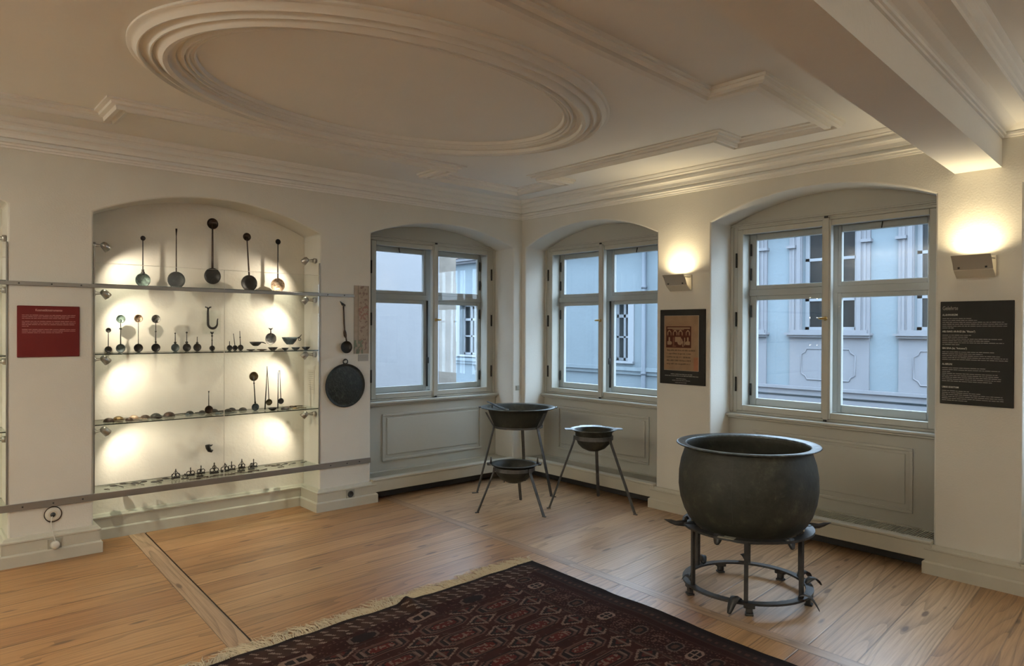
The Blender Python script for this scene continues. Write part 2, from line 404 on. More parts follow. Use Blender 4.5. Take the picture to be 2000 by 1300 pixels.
    cc = N('ShaderNodeCombineColor'); L(dk, cc.inputs[0]); L(math_('MULTIPLY', dk, math_('ADD', .9, math_('MULTIPLY', dk, .1))), cc.inputs[1]); L(math_('MULTIPLY', dk, math_('ADD', .75, math_('MULTIPLY', dk, .25))), cc.inputs[2])
    L(hs.outputs[0], mx.inputs[6]); L(cc.outputs[0], mx.inputs[7])
    # knots
    c2 = N('ShaderNodeCombineXYZ'); L(math_('MULTIPLY', sp_.outputs[0], 1.15), c2.inputs[0]); L(math_('MULTIPLY', vm, 4.2), c2.inputs[1]); L(rz, c2.inputs[2])
    vo = N('ShaderNodeTexVoronoi'); vo.inputs['Scale'].default_value = 1.9; L(c2.outputs[0], vo.inputs[0])
    kn = N('ShaderNodeMapRange'); kn.inputs[1].default_value = .08; kn.inputs[2].default_value = .14; kn.inputs[3].default_value = .85; kn.inputs[4].default_value = 0
    L(vo.outputs['Distance'], kn.inputs[0])
    mk = N('ShaderNodeMix'); mk.data_type = 'RGBA'; L(kn.outputs[0], mk.inputs[0]); L(mx.outputs[2], mk.inputs[6]); mk.inputs[7].default_value = (.07, .028, .012, 1)
    # joints
    ed = math_('MINIMUM', vm, math_('SUBTRACT', aw.outputs['Fac'], vm))
    gp = N('ShaderNodeMapRange'); gp.inputs[1].default_value = .0022; gp.inputs[2].default_value = .0052; gp.inputs[3].default_value = .93; gp.inputs[4].default_value = 0
    L(ed, gp.inputs[0])
    ga = math_('MULTIPLY', gp.outputs[0], math_('ADD', .38, math_('MULTIPLY', math_('FRACT', math_('MULTIPLY', ar.outputs['Fac'], 7.3)), .62)))
    mg = N('ShaderNodeMix'); mg.data_type = 'RGBA'; L(ga, mg.inputs[0]); L(mk.outputs[2], mg.inputs[6]); mg.inputs[7].default_value = (.02, .01, .005, 1)
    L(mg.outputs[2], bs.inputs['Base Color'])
    ro = N('ShaderNodeMapRange'); ro.inputs[3].default_value = .30; ro.inputs[4].default_value = .46; L(fine, ro.inputs[0]); L(ro.outputs[0], bs.inputs['Roughness'])
    bp = N('ShaderNodeBump'); bp.inputs['Strength'].default_value = .25; bp.inputs['Distance'].default_value = .004
    L(math_('SUBTRACT', math_('MULTIPLY', fine, .3), gp.outputs[0]), bp.inputs['Height']); L(bp.outputs[0], bs.inputs['Normal'])
    me.materials.append(m)
    o = bpy.data.objects.new('floor', me); COL.objects.link(o); struct(o)
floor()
mb = MB(); mb.box((-7.9, -8.9, -.25), (.6, .6, -.021)); struct(mb.build('floor_base', 'asphalt'))

# ------------------------------------------------------------------ windows
def mould_rect(mb, wall, s0, s1, z0, z1, d, w=.02, h=.012):   # small raised moulding rectangle
    for a, b, c_, e_ in ((s0, s1, z0, z0+w), (s0, s1, z1-w, z1), (s0, s0+w, z0+w, z1-w), (s1-w, s1, z0+w, z1-w)):
        wbox(mb, wall, a, b, d-h, d, c_, e_)
def window(n, wall, a, b, c, hw, zs, za):
    W_ = bpy.data.objects.new('window_%d' % n, None); COL.objects.link(W_); W_.location = WP(wall, c, .3, .86); struct(W_)
    D = .30
    # boards filling the arch above the frame
    mb = MB(); pts = [(s, z+.004) for s, z in arc(a, b, zs, za)]
    pts = [(a, 2.40)]+pts+[(b, 2.40)] if zs > 2.41 else [(a, 2.385)]+pts+[(b, 2.385)]
    k = len(pts); mb.add([WP(wall, s, D+.012, z) for s, z in pts]+[WP(wall, s, D+.02, z) for s, z in pts], [tuple(range(k)), tuple(range(k, 2*k))[::-1]]+[(i, (i+1) % k, (i+1) % k+k, i+k) for i in range(k)])
    mb.build('arch_panel', 'frame', W_)
    # fixed inner frame
    mb = MB()
    wbox(mb, wall, a, c-hw-.052, D, D+.02, .86, 2.42); wbox(mb, wall, c+hw+.052, b, D, D+.02, .86, 2.42)
    wbox(mb, wall, c-hw-.052, c+hw+.052, D, D+.02, 2.385, 2.42); wbox(mb, wall, c-hw-.052, c+hw+.052, D, D+.02, .86, .880)
    wbox(mb, wall, a, b, D-.014, D+.005, 2.418, 2.432); wbox(mb, wall, a, b, D-.007, D+.005, 2.405, 2.418)
    wbox(mb, wall, a, c-hw-.085, D-.010, D, .87, 2.41); wbox(mb, wall, c+hw+.085, b, D-.010, D, .87, 2.41)
    o = mb.build('window_frame', 'frame', W_); bevel(o, .003, 1)
    # inner casements, one large pane each
    for sgn in (-1, 1):
        i0, i1 = c+sgn*.033, c+sgn*hw
        o0, o1 = c+sgn*.003, c+sgn*(hw+.050)
        mb = MB()
        wbox(mb, wall, o0, i0, D-.008, D+.030, .882, 2.383); wbox(mb, wall, i1, o1, D-.008, D+.030, .882, 2.383)
        wbox(mb, wall, i0, i1, D-.008, D+.030, .882, .928); wbox(mb, wall, i0, i1, D-.008, D+.030, 2.342, 2.383)
        s_ = mb.build('casement', 'frame', W_); bevel(s_, .004, 2)
        mb = MB(); wbox(mb, wall, i0, i1, D+.012, D+.0121, .928, 2.342)
        q = 4; mb = MB(); mb.add([WP(wall, s, D+.014, z) for s, z in ((i0, .926), (i1, .926), (i1, 2.344), (i0, 2.344))], [(0, 1, 2, 3)])
        mb.build('pane', 'pane', s_, recalc=False)
        for hz in (1.10, 1.64, 2.13):
            mb = MB(); p0 = WP(wall, c+sgn*(hw+.056), D-.014, hz-.06); p1 = WP(wall, c+sgn*(hw+.056), D-.014, hz+.06)
            mb.tube([p0, p1], .008, 8); mb.build('hinge', 'hinge', s_)
    # moulded cover strip between the casements
    mb = MB(); wbox(mb, wall, c-.022, c+.022, D-.022, D-.008, .875, 2.40); wbox(mb, wall, c-.034, c+.034, D-.016, D-.006, .885, 2.385)
    o = mb.build('cover_strip', 'frame', W_); bevel(o, .004, 2)
    mb = MB(); wbox(mb, wall, c-.012, c+.012, D-.03, D-.02, 2.398, 2.412); wbox(mb, wall, c-.010, c+.010, D-.03, D-.02, .862, .876); mb.build('bolt', 'hinge', o)
    mb = MB(); hp = Vector(WP(wall, c, D-.022, 1.64)); out = Vector(WP(wall, 0, -1, 0)); al = Vector(WP(wall, 1, 0, 0))
    mb.tube([hp, hp+out*.006], .016, 14); mb.tube([hp, hp+out*.045], .006, 10)
    mb.tube([hp+out*.045-al*.032, hp+out*.047-al*.015, hp+out*.047+al*.015, hp+out*.045+al*.032], [.007, .009, .009, .006], 10)
    mb.build('handle', 'brass', W_)
    # lining between the two layers
    mb = MB()
    for sg in (-1, 1): wbox(mb, wall, c+sg*(hw+.012), c+sg*(hw+.048), D+.03, D+.125, .89, 2.38)
    wbox(mb, wall, c-hw-.04, c+hw+.04, D+.03, D+.125, 2.355, 2.395); wbox(mb, wall, c-hw-.04, c+hw+.04, D+.03, D+.125, .885, .918)
    mb.build('lining', 'frame', W_)
    # outer casements with a transom
    Q = D+.13; gh = .648
    mb = MB(); wbox(mb, wall, c-.028, c+.028, Q-.012, Q+.03, .93, 2.35); wbox(mb, wall, c-hw-.01, c+hw+.01, Q-.018, Q+.035, 1.838, 1.888)
    for sg in (-1, 1): wbox(mb, wall, c+sg*(hw+.006), c+sg*(hw+.17), Q-.004, Q+.028, .82, 2.46)
    wbox(mb, wall, c-hw-.01, c+hw+.01, Q-.004, Q+.028, 2.350, 2.46); wbox(mb, wall, c-hw-.01, c+hw+.01, Q-.004, Q+.028, .82, .924)
    mb.build('outer_frame', 'frame_out', W_)
    for sgn in (-1, 1):
        l0, l1 = c+sgn*.055, c+sgn*gh
        for z0, z1, oz0, oz1 in ((.982, 1.80, .922, 1.838), (1.925, 2.30, 1.888, 2.352)):
            mb = MB()
            wbox(mb, wall, c+sgn*.020, l0, Q-.008, Q+.028, oz0, oz1); wbox(mb, wall, l1, c+sgn*(hw+.008), Q-.008, Q+.028, oz0, oz1)
            wbox(mb, wall, l0, l1, Q-.008, Q+.028, oz0, z0); wbox(mb, wall, l0, l1, Q-.008, Q+.028, z1, oz1)
            s_ = mb.build('outer_casement', 'frame_out', W_); bevel(s_, .004, 1)
            mb = MB(); mb.add([WP(wall, s, Q+.012, z) for s, z in ((l0, z0), (l1, z0), (l1, z1), (l0, z1))], [(0, 1, 2, 3)])
            mb.build('pane', 'pane', s_, recalc=False)
            for hz in ((oz0+.13, oz1-.13)):
                mb = MB(); mb.tube([WP(wall, c+sgn*(hw-.005), Q-.016, hz-.05), WP(wall, c+sgn*(hw-.005), Q-.016, hz+.05)], .008, 8); mb.build('hinge', 'hinge', s_)
            if oz0 > 1.5:
                mb = MB(); mb.tube([WP(wall, c-.35*1+(0 if sgn < 0 else .25), Q-.014, 2.345), WP(wall, c-.35+(0 if sgn < 0 else .25), Q-.03, 2.30)], .005, 6)
                if sgn < 0: mb.build('catch', 'hinge', s_)
    if n < 3:
        mb = MB(); mb.tube([WP(wall, c-.016, Q-.022, .965), WP(wall, c-.016, Q-.022, 1.835)], .009, 8); mb.tube([WP(wall, c-.016, Q-.03, 1.20), WP(wall, c-.016, Q-.03, 1.26)], .014, 8); mb.build('bolt_rod', 'hinge', W_)
    # stool
    mb = MB(); wbox(mb, wall, a+.0, b-.0, D-.075, D+.01, .838, .860); wbox(mb, wall, a+.01, b-.01, D-.055, D+.0, .820, .838)
    o = mb.build('window_sill', 'frame', W_); bevel(o, .007, 3)
    # apron panelling under it
    mb = MB(); wbox(mb, wall, a, b, D-.02, D+.02, .10, .822)
    mould_rect(mb, wall, c-.615, c+.585, .288, .738, D-.02, .022, .014)
    wbox(mb, wall, c-.565, c+.535, D-.028, D-.02, .345, .695)
    o = mb.build('apron_panel', 'frame', W_); bevel(o, .004, 2)
    # radiator casing low in the recess
    mb = MB()
    wbox(mb, wall, a-.0, b+.0, -.035, .0, .086, .186); wbox(mb, wall, a-.0, b+.0, -.042, .035, .186, .206); 
    wbox(mb, wall, a+.002, b-.002, .235, .279, .186, .202)
    rc = mb.build('radiator_casing', 'base', W_); o = rc; bevel(o, .006, 2)
    mb = MB(); k = int((b-a-.01)/.016)
    for i in range(k):
        s0 = a+.006+i*.016; wbox(mb, wall, s0, s0+.007, .035, .236, .184, .200)
    mb.build('grille', 'base', rc)
    mb = MB(); wbox(mb, wall, a+.003, b-.003, .045, .225, .02, .12); wbox(mb, wall, a+.003, b-.003, .270, .279, .0, .186)
    mb.build('heater', 'black', rc)
for i, w in enumerate(WIN): window(i+1, *w)

# ------------------------------------------------------------------ wall sconces
def area(name, parent, loc, rot, sx_, sy_, power, col, spread=PI):
    l = bpy.data.lights.new(name, 'AREA'); l.shape = 'RECTANGLE'; l.size = sx_; l.size_y = sy_; l.energy = power; l.color = col; l.spread = spread
    o = bpy.data.objects.new(name, l); COL.objects.link(o); o.parent = parent; o.location = Vector(loc)-wloc(parent); o.rotation_euler = rot
    return o
WARM = (1.0, .82, .56)
ROOM = (1.0, .955, .86)
def sconce(M_, label, power=None, col=(1.0, .80, .48), group='metal wall uplights'):
    # local frame: x along wall, -y into the room, z up; M_ places it
    loc = M_.translation
    t = thing('wall_sconce', label, 'wall lamp', loc, group)
    w = .105
    mb = MB(); mb.prism([(-.001, -.075), (-.012, -.075), (-.012, .055), (-.001, .055)], 2*w, M_ @ T(-w, 0, 0) @ Matrix(((0, 0, 1, 0), (1, 0, 0, 0), (0, 1, 0, 0), (0, 0, 0, 1))))
    mb.prism([(-.012, -.075), (-.020, -.079), (-.078, -.034), (-.074, -.028)], 2*w, M_ @ T(-w, 0, 0) @ Matrix(((0, 0, 1, 0), (1, 0, 0, 0), (0, 1, 0, 0), (0, 0, 0, 1))))
    o = mb.build('back_plate', 'lampwhite', t); bevel(o, .002, 1)
    prof_ = []; n = 8
    for i in range(n+1):
        f = i/n; prof_.append((-.078-.052*f+.006*math.sin(PI*f), -.030+.085*f))
    poly = prof_+[(x+.004, z+.001) for x, z in prof_[::-1]]
    mb = MB(); mb.prism(poly, 2*w, M_ @ T(-w, 0, 0) @ Matrix(((0, 0, 1, 0), (1, 0, 0, 0), (0, 1, 0, 0), (0, 0, 0, 1))))
    sh = mb.build('front_shield', 'lampgrey', t); sh['label'] = 'darker curved shield'
    for k in (-.072, .072):
        mb = MB(); mb.tube([M_ @ Vector((k, -.086, -.018)), M_ @ Vector((k, -.094, -.019))], .006, 10); mb.build('screw', 'black', sh)
    for k in (-w+.012, w-.012):
        mb = MB(); mb.tube([M_ @ Vector((k, -.012, .035)), M_ @ Vector((k, -.118, .035))], .004, 8); mb.build('bracket', 'steel', t)
    mb = MB(); mb.tube([M_ @ Vector((-.06, -.06, .012)), M_ @ Vector((.06, -.06, .012))], .006, 12); mb.build('lamp_tube', 'lampglow', t)
    rz = M_.to_euler().z
    area('sconce_light', t, M_ @ Vector((0, -.080, .050)), (PI, 0, rz), .15, .05, SCONCE_W if power is None else power, col, math.radians(150))
    return t
emis('lampglow', (1, .8, .5), 12)
emis('spotglow', (1, .85, .6), 18)
E_ = RZ(-PI/2)      # element facing -x on the east wall
sconce(T(0, -2.02, 1.955) @ E_, 'wall uplight above the framed manuscript board')
sconce(T(0, -4.18, 1.955) @ E_, 'wall uplight above the long dark text board')
for x, y, r, pw, lab in [(0, -6.4, -PI/2, 3.2, 'wall uplight right of the last window'), (-6.85, 0, 0, 8., 'wall uplight on the north wall beyond the second niche'), (-7.6, -1.5, PI/2, 16., 'added unseen fill uplight on the west wall near the north corner'), (-7.6, -3.2, PI/2, 125., 'added unseen fill uplight on the middle of the west wall'), (-7.6, -6.4, PI/2, 18., 'added unseen fill uplight on the west wall near the south corner'), (-5.6, -8.6, PI, 20., 'added unseen fill uplight on the south wall, west end'), (-3.4, -8.6, PI, 10., 'added unseen fill uplight on the middle of the south wall'), (-1.2, -8.6, PI, 6., 'added unseen fill uplight on the south wall, east end')]:  # west and south wall uplights are unseen, added to brighten room and ceiling
    sconce(T(x, y, 1.955) @ RZ(r), lab, SCONCE_W*pw, col=ROOM)

# ------------------------------------------------------------------ text helpers
def text_obj(body, size, M_, material, parent, name='heading', bold=False, extr=.0004, align='LEFT', width=None):
    c_ = bpy.data.curves.new(name, 'FONT'); c_.body = body; c_.size = size; c_.extrude = extr; c_.align_x = align
    if bold: c_.offset = size*.012
    o = bpy.data.objects.new(name, c_); COL.objects.link(o); c_.materials.append(MT[material])
    bpy.context.view_layer.update()
    me_ = bpy.data.meshes.new_from_object(o); me_.name = name; bpy.data.objects.remove(o)
    o = bpy.data.objects.new(name, me_); COL.objects.link(o); me_.materials.clear(); me_.materials.append(MT[material]); bpy.context.view_layer.update()
    if width:
        k = width/max(1e-6, o.dimensions.x); M_ = M_ @ Matrix.Diagonal((k, 1, 1, 1))
    o.parent = parent; Mx = M_.copy(); Mx.translation = Mx.translation-wloc(parent); o.matrix_local = Mx
    return o
def text_lines(rows, M_, h, material, parent, name='text_lines', seed=1):
    rr = random.Random(seed); mb = MB()
    for x0, x1, z in rows:
        x = x0
        while x < x1-.004:
            w = min(rr.uniform(.010, .034), x1-x); hh = h*rr.uniform(.8, 1.1)
            mb.box((x, -.0006, z), (x+w, 0, z+hh), M_); x += w+.0035
    return mb.build(name, material, parent)
STAND = Matrix(((1, 0, 0, 0), (0, 0, -1, 0), (0, 1, 0, 0), (0, 0, 0, 1)))   # text xy -> xz plane facing -y

# red panel on the north wall
t = thing('information_panel', 'dark red information panel with pale text on the left pier', 'sign', (-4.234, 0, 1.35))
mb = MB(); mb.box((-4.409, -.010, 1.352), (-4.058, -.001, 1.690)); o = mb.build('board', 'red_board', t); bevel(o, .003, 1)
text_obj('Kosmetikinstrumente', .021, T(-4.31, -.0105, 1.655) @ STAND, 'text_pink', t, bold=True, width=.150)
rows = []
z = 1.627
for L_ in ((1, 1, .87), (1, 1, 1, .12), (1, 1, .76)):
    for f in L_: rows.append((-4.383, -4.383+.300*f, z)); z -= .0105
    z -= .010 if len(L_) == 3 else .011
text_lines(rows, T(0, -.0102, 0), .0028, 'text_pink', t, seed=4)

# dark sign right
ME = T(0, -3.985, 0) @ E_     # local x -> -y
t = thing('text_board', 'tall black text board with grey writing below the right wall lamp', 'sign', (0, -4.18, 1.09))
mb = MB(); mb.box((0, -.012, 1.092), (.392, -.001, 1.735), ME); o = mb.build('board', 'dark_board', t); bevel(o, .002, 1)
text_obj('Gelehrte', .034, ME @ T(.012, -.0128, 1.682) @ STAND, 'text_grey', t, width=.085)
def heads(body, z, w): text_obj(body, .0155, ME @ T(.012, -.0128, z) @ STAND, 'text_white', t, bold=True, width=w)
heads('AL-KHWARIZMI', 1.646, .085); heads('ABU BAKR AR-RAZI (lat. "Rhazes")', 1.542, .180); heads('IBN SINA (lat. "Avicenna")', 1.437, .135); heads('AL-BIRUNI', 1.337, .056); heads('UMAR KHAYYAM', 1.193, .092)
rows = []
for z0, ws in ((1.634, (.165, .19, .33, .345, .345, .07)), (1.530, (.165, .14, .32, .26, .33, .10)), (1.425, (.28, .22, .31, .35, .35)), (1.325, (.235, .31, .045, .30, .31, .32, .315, .27)), (1.181, (.15, .21, .325, .33, .33, .14))):
    for i, w_ in enumerate(ws): rows.append((.012, .012+w_, z0-.0118*(i+1)+.004))
text_lines(rows, ME @ T(0, -.0125, 0), .0034, 'text_grey', t, seed=9)

# coloured-grid helper for prints and the rug
def grid_mesh(name, nx, ny, pos, col, material, parent=None, origin=None, smooth=False):
    me = bpy.data.meshes.new(name)
    off = wloc(parent) if parent is not None else (Vector(origin) if origin else Vector((0, 0, 0)))
    vs = [tuple(Vector(pos(i/nx, j/ny))-off) for j in range(ny+1) for i in range(nx+1)]
    fs = [(j*(nx+1)+i, j*(nx+1)+i+1, (j+1)*(nx+1)+i+1, (j+1)*(nx+1)+i) for j in range(ny) for i in range(nx)]
    me.from_pydata(vs, [], fs)
    a = me.attributes.new('col', 'FLOAT_COLOR', 'CORNER'); buf = np.empty((nx*ny, 4, 4), dtype=np.float32)
    c_ = np.array([col((i+.5)/nx, (j+.5)/ny) for j in range(ny) for i in range(nx)], dtype=np.float32)
    buf[:, :, :3] = c_[:, None, :]; buf[:, :, 3] = 1; a.data.foreach_set('color', buf.ravel())
    me.materials.append(MT[material])
    o = bpy.data.objects.new(name, me); COL.objects.link(o)
    if parent is not None: o.parent = parent
    elif origin: o.location = off
    if smooth:
        for p in me.polygons: p.use_smooth = True
    return o
from mathutils import noise as mnoise
def nz(x, y, z=0): return mnoise.noise(Vector((x, y, z)))

# framed manuscript board
ME = T(0, -1.81, 0) @ E_
t = thing('manuscript_board', 'black board mounting a brown manuscript page with miniature, under a wall lamp', 'picture', (0, -2.03, 1.088))
mb = MB(); mb.box((0, -.014, 1.089), (.452, -.001, 1.722), ME); o = mb.build('board', 'dark_board', t); bevel(o, .002, 1)
def pagecol(u, v):
    n = nz(u*6, v*8)*.5+nz(u*30, v*40)*.25
    b = np.array([.235, .150, .088])*(1+.22*n)
    if u > .86 and v < .25: b = b*np.array([1.12, .8, .75])
    x, y = (u-.065)/.715, (v-.415)/.385            # miniature
    ink = np.array([.055, .014, .008])
    if -.01 < x < 1.01 and -.01 < y < 1.02:
        b = ink.copy(); pale = np.array([.24, .165, .10]); mid = np.array([.12, .05, .03])
        if .03 < x < .97 and .03 < y < .96:
            if y > .9: b = pale
            elif .55 < y < .9:
                for cx_, w_ in ((.12, .085), (.36, .09), (.58, .09), (.88, .085)):
                    dx = abs(x-cx_)
                    top = .84-(dx/w_)**2*.12
                    if dx < w_ and y < top and not (dx < w_*.6 and y < top-.07): b = pale if y > .6 else mid
                if .25 < x < .72 and .84 < y < .885: b = pale
            else:
                for cx_ in (.12, .88):
                    dx = abs(x-cx_)
                    if .14 < y < .3 and dx < .085*math.sqrt(max(0, 1-((y-.22)/.1)**2))+.02: b = pale
                    if .3 <= y < .5 and dx < .03: b = pale
                if .36 < x < .60 and .27 < y < .52: b = pale
                if (x-.56)**2/.012+(y-.30)**2/.03 < 1 and (x-.56)**2/.003+(y-.34)**2/.006 > 1: b = pale
                if .74 < x < .77 and .12 < y < .48: b = pale
                if .66 < x < .72 and .05 < y < .3 and int(x*90) % 2: b = pale
                if .27 < x < .33 and .1 < y < .5: b = mid
                if .25 < x < .40 and .03 < y < .10: b = mid
    for k in range(5):
        yy = .365-k*.062
        if abs(v-yy-.006*nz(u*9, k)) < .012 and .07 < u < (.93 if k == 0 else .78) and nz(u*60, k*7.3) > -.18: b = b*.42
    return b
def pagepos(u, v): return ME @ Vector((.048+u*.343, -.0165, 1.207+v*.462))
g = grid_mesh('manuscript_page', 110, 150, pagepos, pagecol, 'print', t); g['label'] = 'aged brown page with dark red miniature'
mb = MB(); mb.box((.047, -.0163, 1.206), (.392, -.014, 1.670), ME); mb.build('page_mount', 'paper', t)
text_lines([(.115, .33, 1.172), (.055, .39, 1.158)], ME @ T(0, -.0145, 0), .0045, 'text_grey', t, seed=2)
text_lines([(.17, .27, 1.134), (.13, .31, 1.120), (.16, .275, 1.102)], ME @ T(0, -.0145, 0), .0035, 'text_grey', t, 'caption_lines', seed=5)

# parchment strip + small label on north wall
t = thing('wall_hanging', 'narrow pale floral fabric strip hung beside the left window', 'wall hanging', (-1.907, 0, 1.327))
def fabcol(u, v):
    b = np.array([.32, .27, .22])*(1+.15*nz(u*5, v*20))
    if abs(u-.28) < .02 or abs(u-.93) < .015: b = b*.6
    n = nz(u*7+3, v*22+5)+.5*nz(u*20, v*60)
    if .33 < u < .9 and n > .22: b = np.array([.20, .14, .12])
    if abs(v-.6) < .1 and .3 < u < .95 and nz(u*9, v*30, 4) > .05: b = np.array([.25, .145, .12])
    if v < .2 and u < .6 and nz(u*6, v*20, 9) > -.05-.4*(.2-v): b = np.array([.14, .16, .12])
    return b
grid_mesh('fabric', 40, 150, lambda u, v: (-1.981+u*.148, -.0045, 1.327+v*.600), fabcol, 'print', t)
mb = MB(); mb.box((-1.981, -.0042, 1.327), (-1.833, -.0008, 1.927)); mb.build('backing', 'paper_grey', t)
t = thing('caption_card', 'small grey caption card below the floral fabric strip', 'label', (-1.89, 0, 1.26))
mb = MB(); mb.box((-1.938, -.004, 1.262), (-1.838, -.0008, 1.322)); mb.build('card', 'paper_grey', t)
text_lines([(-1.925, -1.87, 1.308), (-1.925, -1.85, 1.298), (-1.925, -1.855, 1.288)], T(0, -.0045, 0), .003, 'grey_plastic', t, seed=3)

# sockets, switch, cable grommet
def socket(x, y, z, label, plugged=False):
    t = thing('wall_socket', label, 'power socket', (x, y, z))
    mb = MB(); mb.box((x-.040, y-.008, z-.040), (x+.040, y, z+.040)); o = mb.build('cover_plate', 'grey_plastic', t); bevel(o, .003, 2)
    mb = MB(); mb.lathe([(.0, .001), (.019, .001), (.019, -.0), (.026, .0), (.028, .004), (.0, .004)] if False else [(.0, .001), (.018, .001), (.019, .006), (.027, .006), (.028, 0)], 24, T(x, y-.008, z) @ RX(PI/2)); mb.build('recess', 'black' if not plugged else 'grey_plastic', t)
    return t
socket(-2.03, -.036, .112, 'grey socket in the baseboard below the round pan')
socket(-4.205, -.036, .104, 'grey socket with a white plug in the left baseboard', True)
t = thing('power_plug', 'round white plug in the left baseboard socket with pale cord going up', 'plug', (-4.205, -.045, .104))
mb = MB(); mb.lathe([(0, .028), (.018, .028), (.026, .020), (.028, 0), (0, 0)], 24, T(-4.205, -.0445, .104) @ RX(PI/2)); mb.build('plug_body', 'white_plastic', t)
mb = MB(); mb.tube([(-4.205, -.06, .125), (-4.208, -.055, .150), (-4.216, -.050, .185), (-4.222, -.022, .21), (-4.222, -.012, .255), (-4.215, -.012, .29)], .0028, 8); mb.build('cord', 'cable', t)
t = thing('cable_outlet', 'round white wall outlet with black centre on the left pier', 'cable outlet', (-4.21, 0, .300))
mb = MB(); mb.lathe([(.026, .006), (.046, .006), (.047, 0), (.026, 0)], 32, T(-4.21, 0, .300) @ RX(PI/2)); mb.build('cover_ring', 'white_plastic', t)
mb = MB(); mb.lathe([(.047, .004), (.052, .007), (.052, 0), (.047, 0)], 32, T(-4.21, 0, .300) @ RX(PI/2)); mb.build('outer_ring', 'bronze_brown', t)
mb = MB(); mb.lathe([(0, .004), (.03, .004)], 24, T(-4.21, 0, .300) @ RX(PI/2)); mb.build('inner_plate', 'ivory', t)
mb = MB(); mb.lathe([(0, .010), (.014, .009), (.016, .003)], 24, T(-4.21, 0, .297) @ RX(PI/2)); mb.build('black_hole', 'black', t)
t = thing('light_switch', 'small grey switch in the room corner between two windows', 'switch', (-.055, 0, .93))
mb = MB(); mb.box((-.085, -.008, .905), (-.035, -.0005, .955)); o = mb.build('switch_plate', 'grey_plastic', t); bevel(o, .003, 2)
mb = MB(); mb.box((-.074, -.012, .915), (-.046, -.008, .945)); mb.build('rocker', 'grey_plastic', t)

# ------------------------------------------------------------------ display niches: rails, glass, shelves, spots
def rail(z0, z1, xs, holes, label):
    t = thing('mounting_rail', label, 'rail', (xs[0], 0, z0), 'long metal rails across the piers')
    mb = MB(); mb.box((xs[0], -.016, z0), (xs[1], -.002, z1)); o = mb.build('bar', 'alu', t); bevel(o, .0015, 1)
    for h in holes:
        mb = MB(); mb.tube([(h, -.0155, (z0+z1)/2), (h, -.0185, (z0+z1)/2)], .005, 10); mb.build('screw', 'hinge', t)
rail(1.822, 1.848, (-6.6, -1.984), (-4.40, -4.22, -4.05, -2.235, -2.08), 'upper thin metal rail running above the red panel')
rail(.355, .400, (-6.6, -1.815), (-4.38, -4.21, -4.04, -2.205, -2.05, -1.93), 'lower wide metal rail running just above the baseboard')
NSP = [2.125, 1.79, 1.325, .82]
def spot(x, y, z, side, label, on=True):
    t = thing('display_spotlight', label, 'spotlight', (x, y, z), 'small display spotlights')
    wx = x-side*.0
    mb = MB(); mb.tube([(x, y, z), (x+side*.022, y, z)], .022, 16); mb.build('mount', 'steel', t)
    p = Vector((x+side*.085, y+.02, z)); mb = MB()
    for dz in (-.010, .010): mb.tube([(x+side*.02, y, z+dz), (x+side*.05, y+.018, z+dz*.6), (x+side*.085, y+.02, z+dz*.5)], .003, 6)
    mb.build('arm', 'steel', t)
    tgt = Vector((x+side*1.0, .38, z-.95)); d = (tgt-p).normalized()
    h = MB(); q = d.to_track_quat('Z', 'Y').to_matrix().to_4x4(); MM = T(*p) @ q
    h.lathe([(0, -.026), (.016, -.026), (.025, -.012), (.028, .033), (.026, .033), (.016, .014), (0, .014)], 20, MM)
    hd = h.build('lamp_head', 'steel', t)
    h = MB(); h.lathe([(0, .018), (.015, .018)], 16, MM); h.build('bulb', 'spotglow', hd, recalc=False)
    l = bpy.data.lights.new('spot_light', 'SPOT'); l.energy = SPOT_W; l.color = (1, .88, .70); l.spot_size = math.radians(125); l.spot_blend = .8; l.shadow_soft_size = .006
    o = bpy.data.objects.new('spot_light', l); COL.objects.link(o); o.parent = t; o.location = p+d*.038-wloc(t); o.rotation_euler = d.to_track_quat('-Z', 'Y').to_euler()
ORD = ['topmost', 'second', 'third', 'lowest']
for i, z in enumerate(NSP):
    spot(-3.972, .075, z, 1, '%s of the four spotlights on the left side of the display niche' % ORD[i])
    spot(-2.301, .075, z, -1, '%s of the four spotlights on the right side of the display niche' % ORD[i])
for i, z in enumerate(NSP): spot(-4.461, .06, z, -1, '%s of the spotlights in the neighbouring niche at the left picture edge' % ORD[i])
for i, z in enumerate(NSP[:3]): spot(-6.137, .06, z, 1, '%s of the spotlights on the far side of the neighbouring niche' % ORD[i])
SHZ = [1.845, 1.358, .866, .385]
SN = ['top', 'second', 'third', 'lowest']
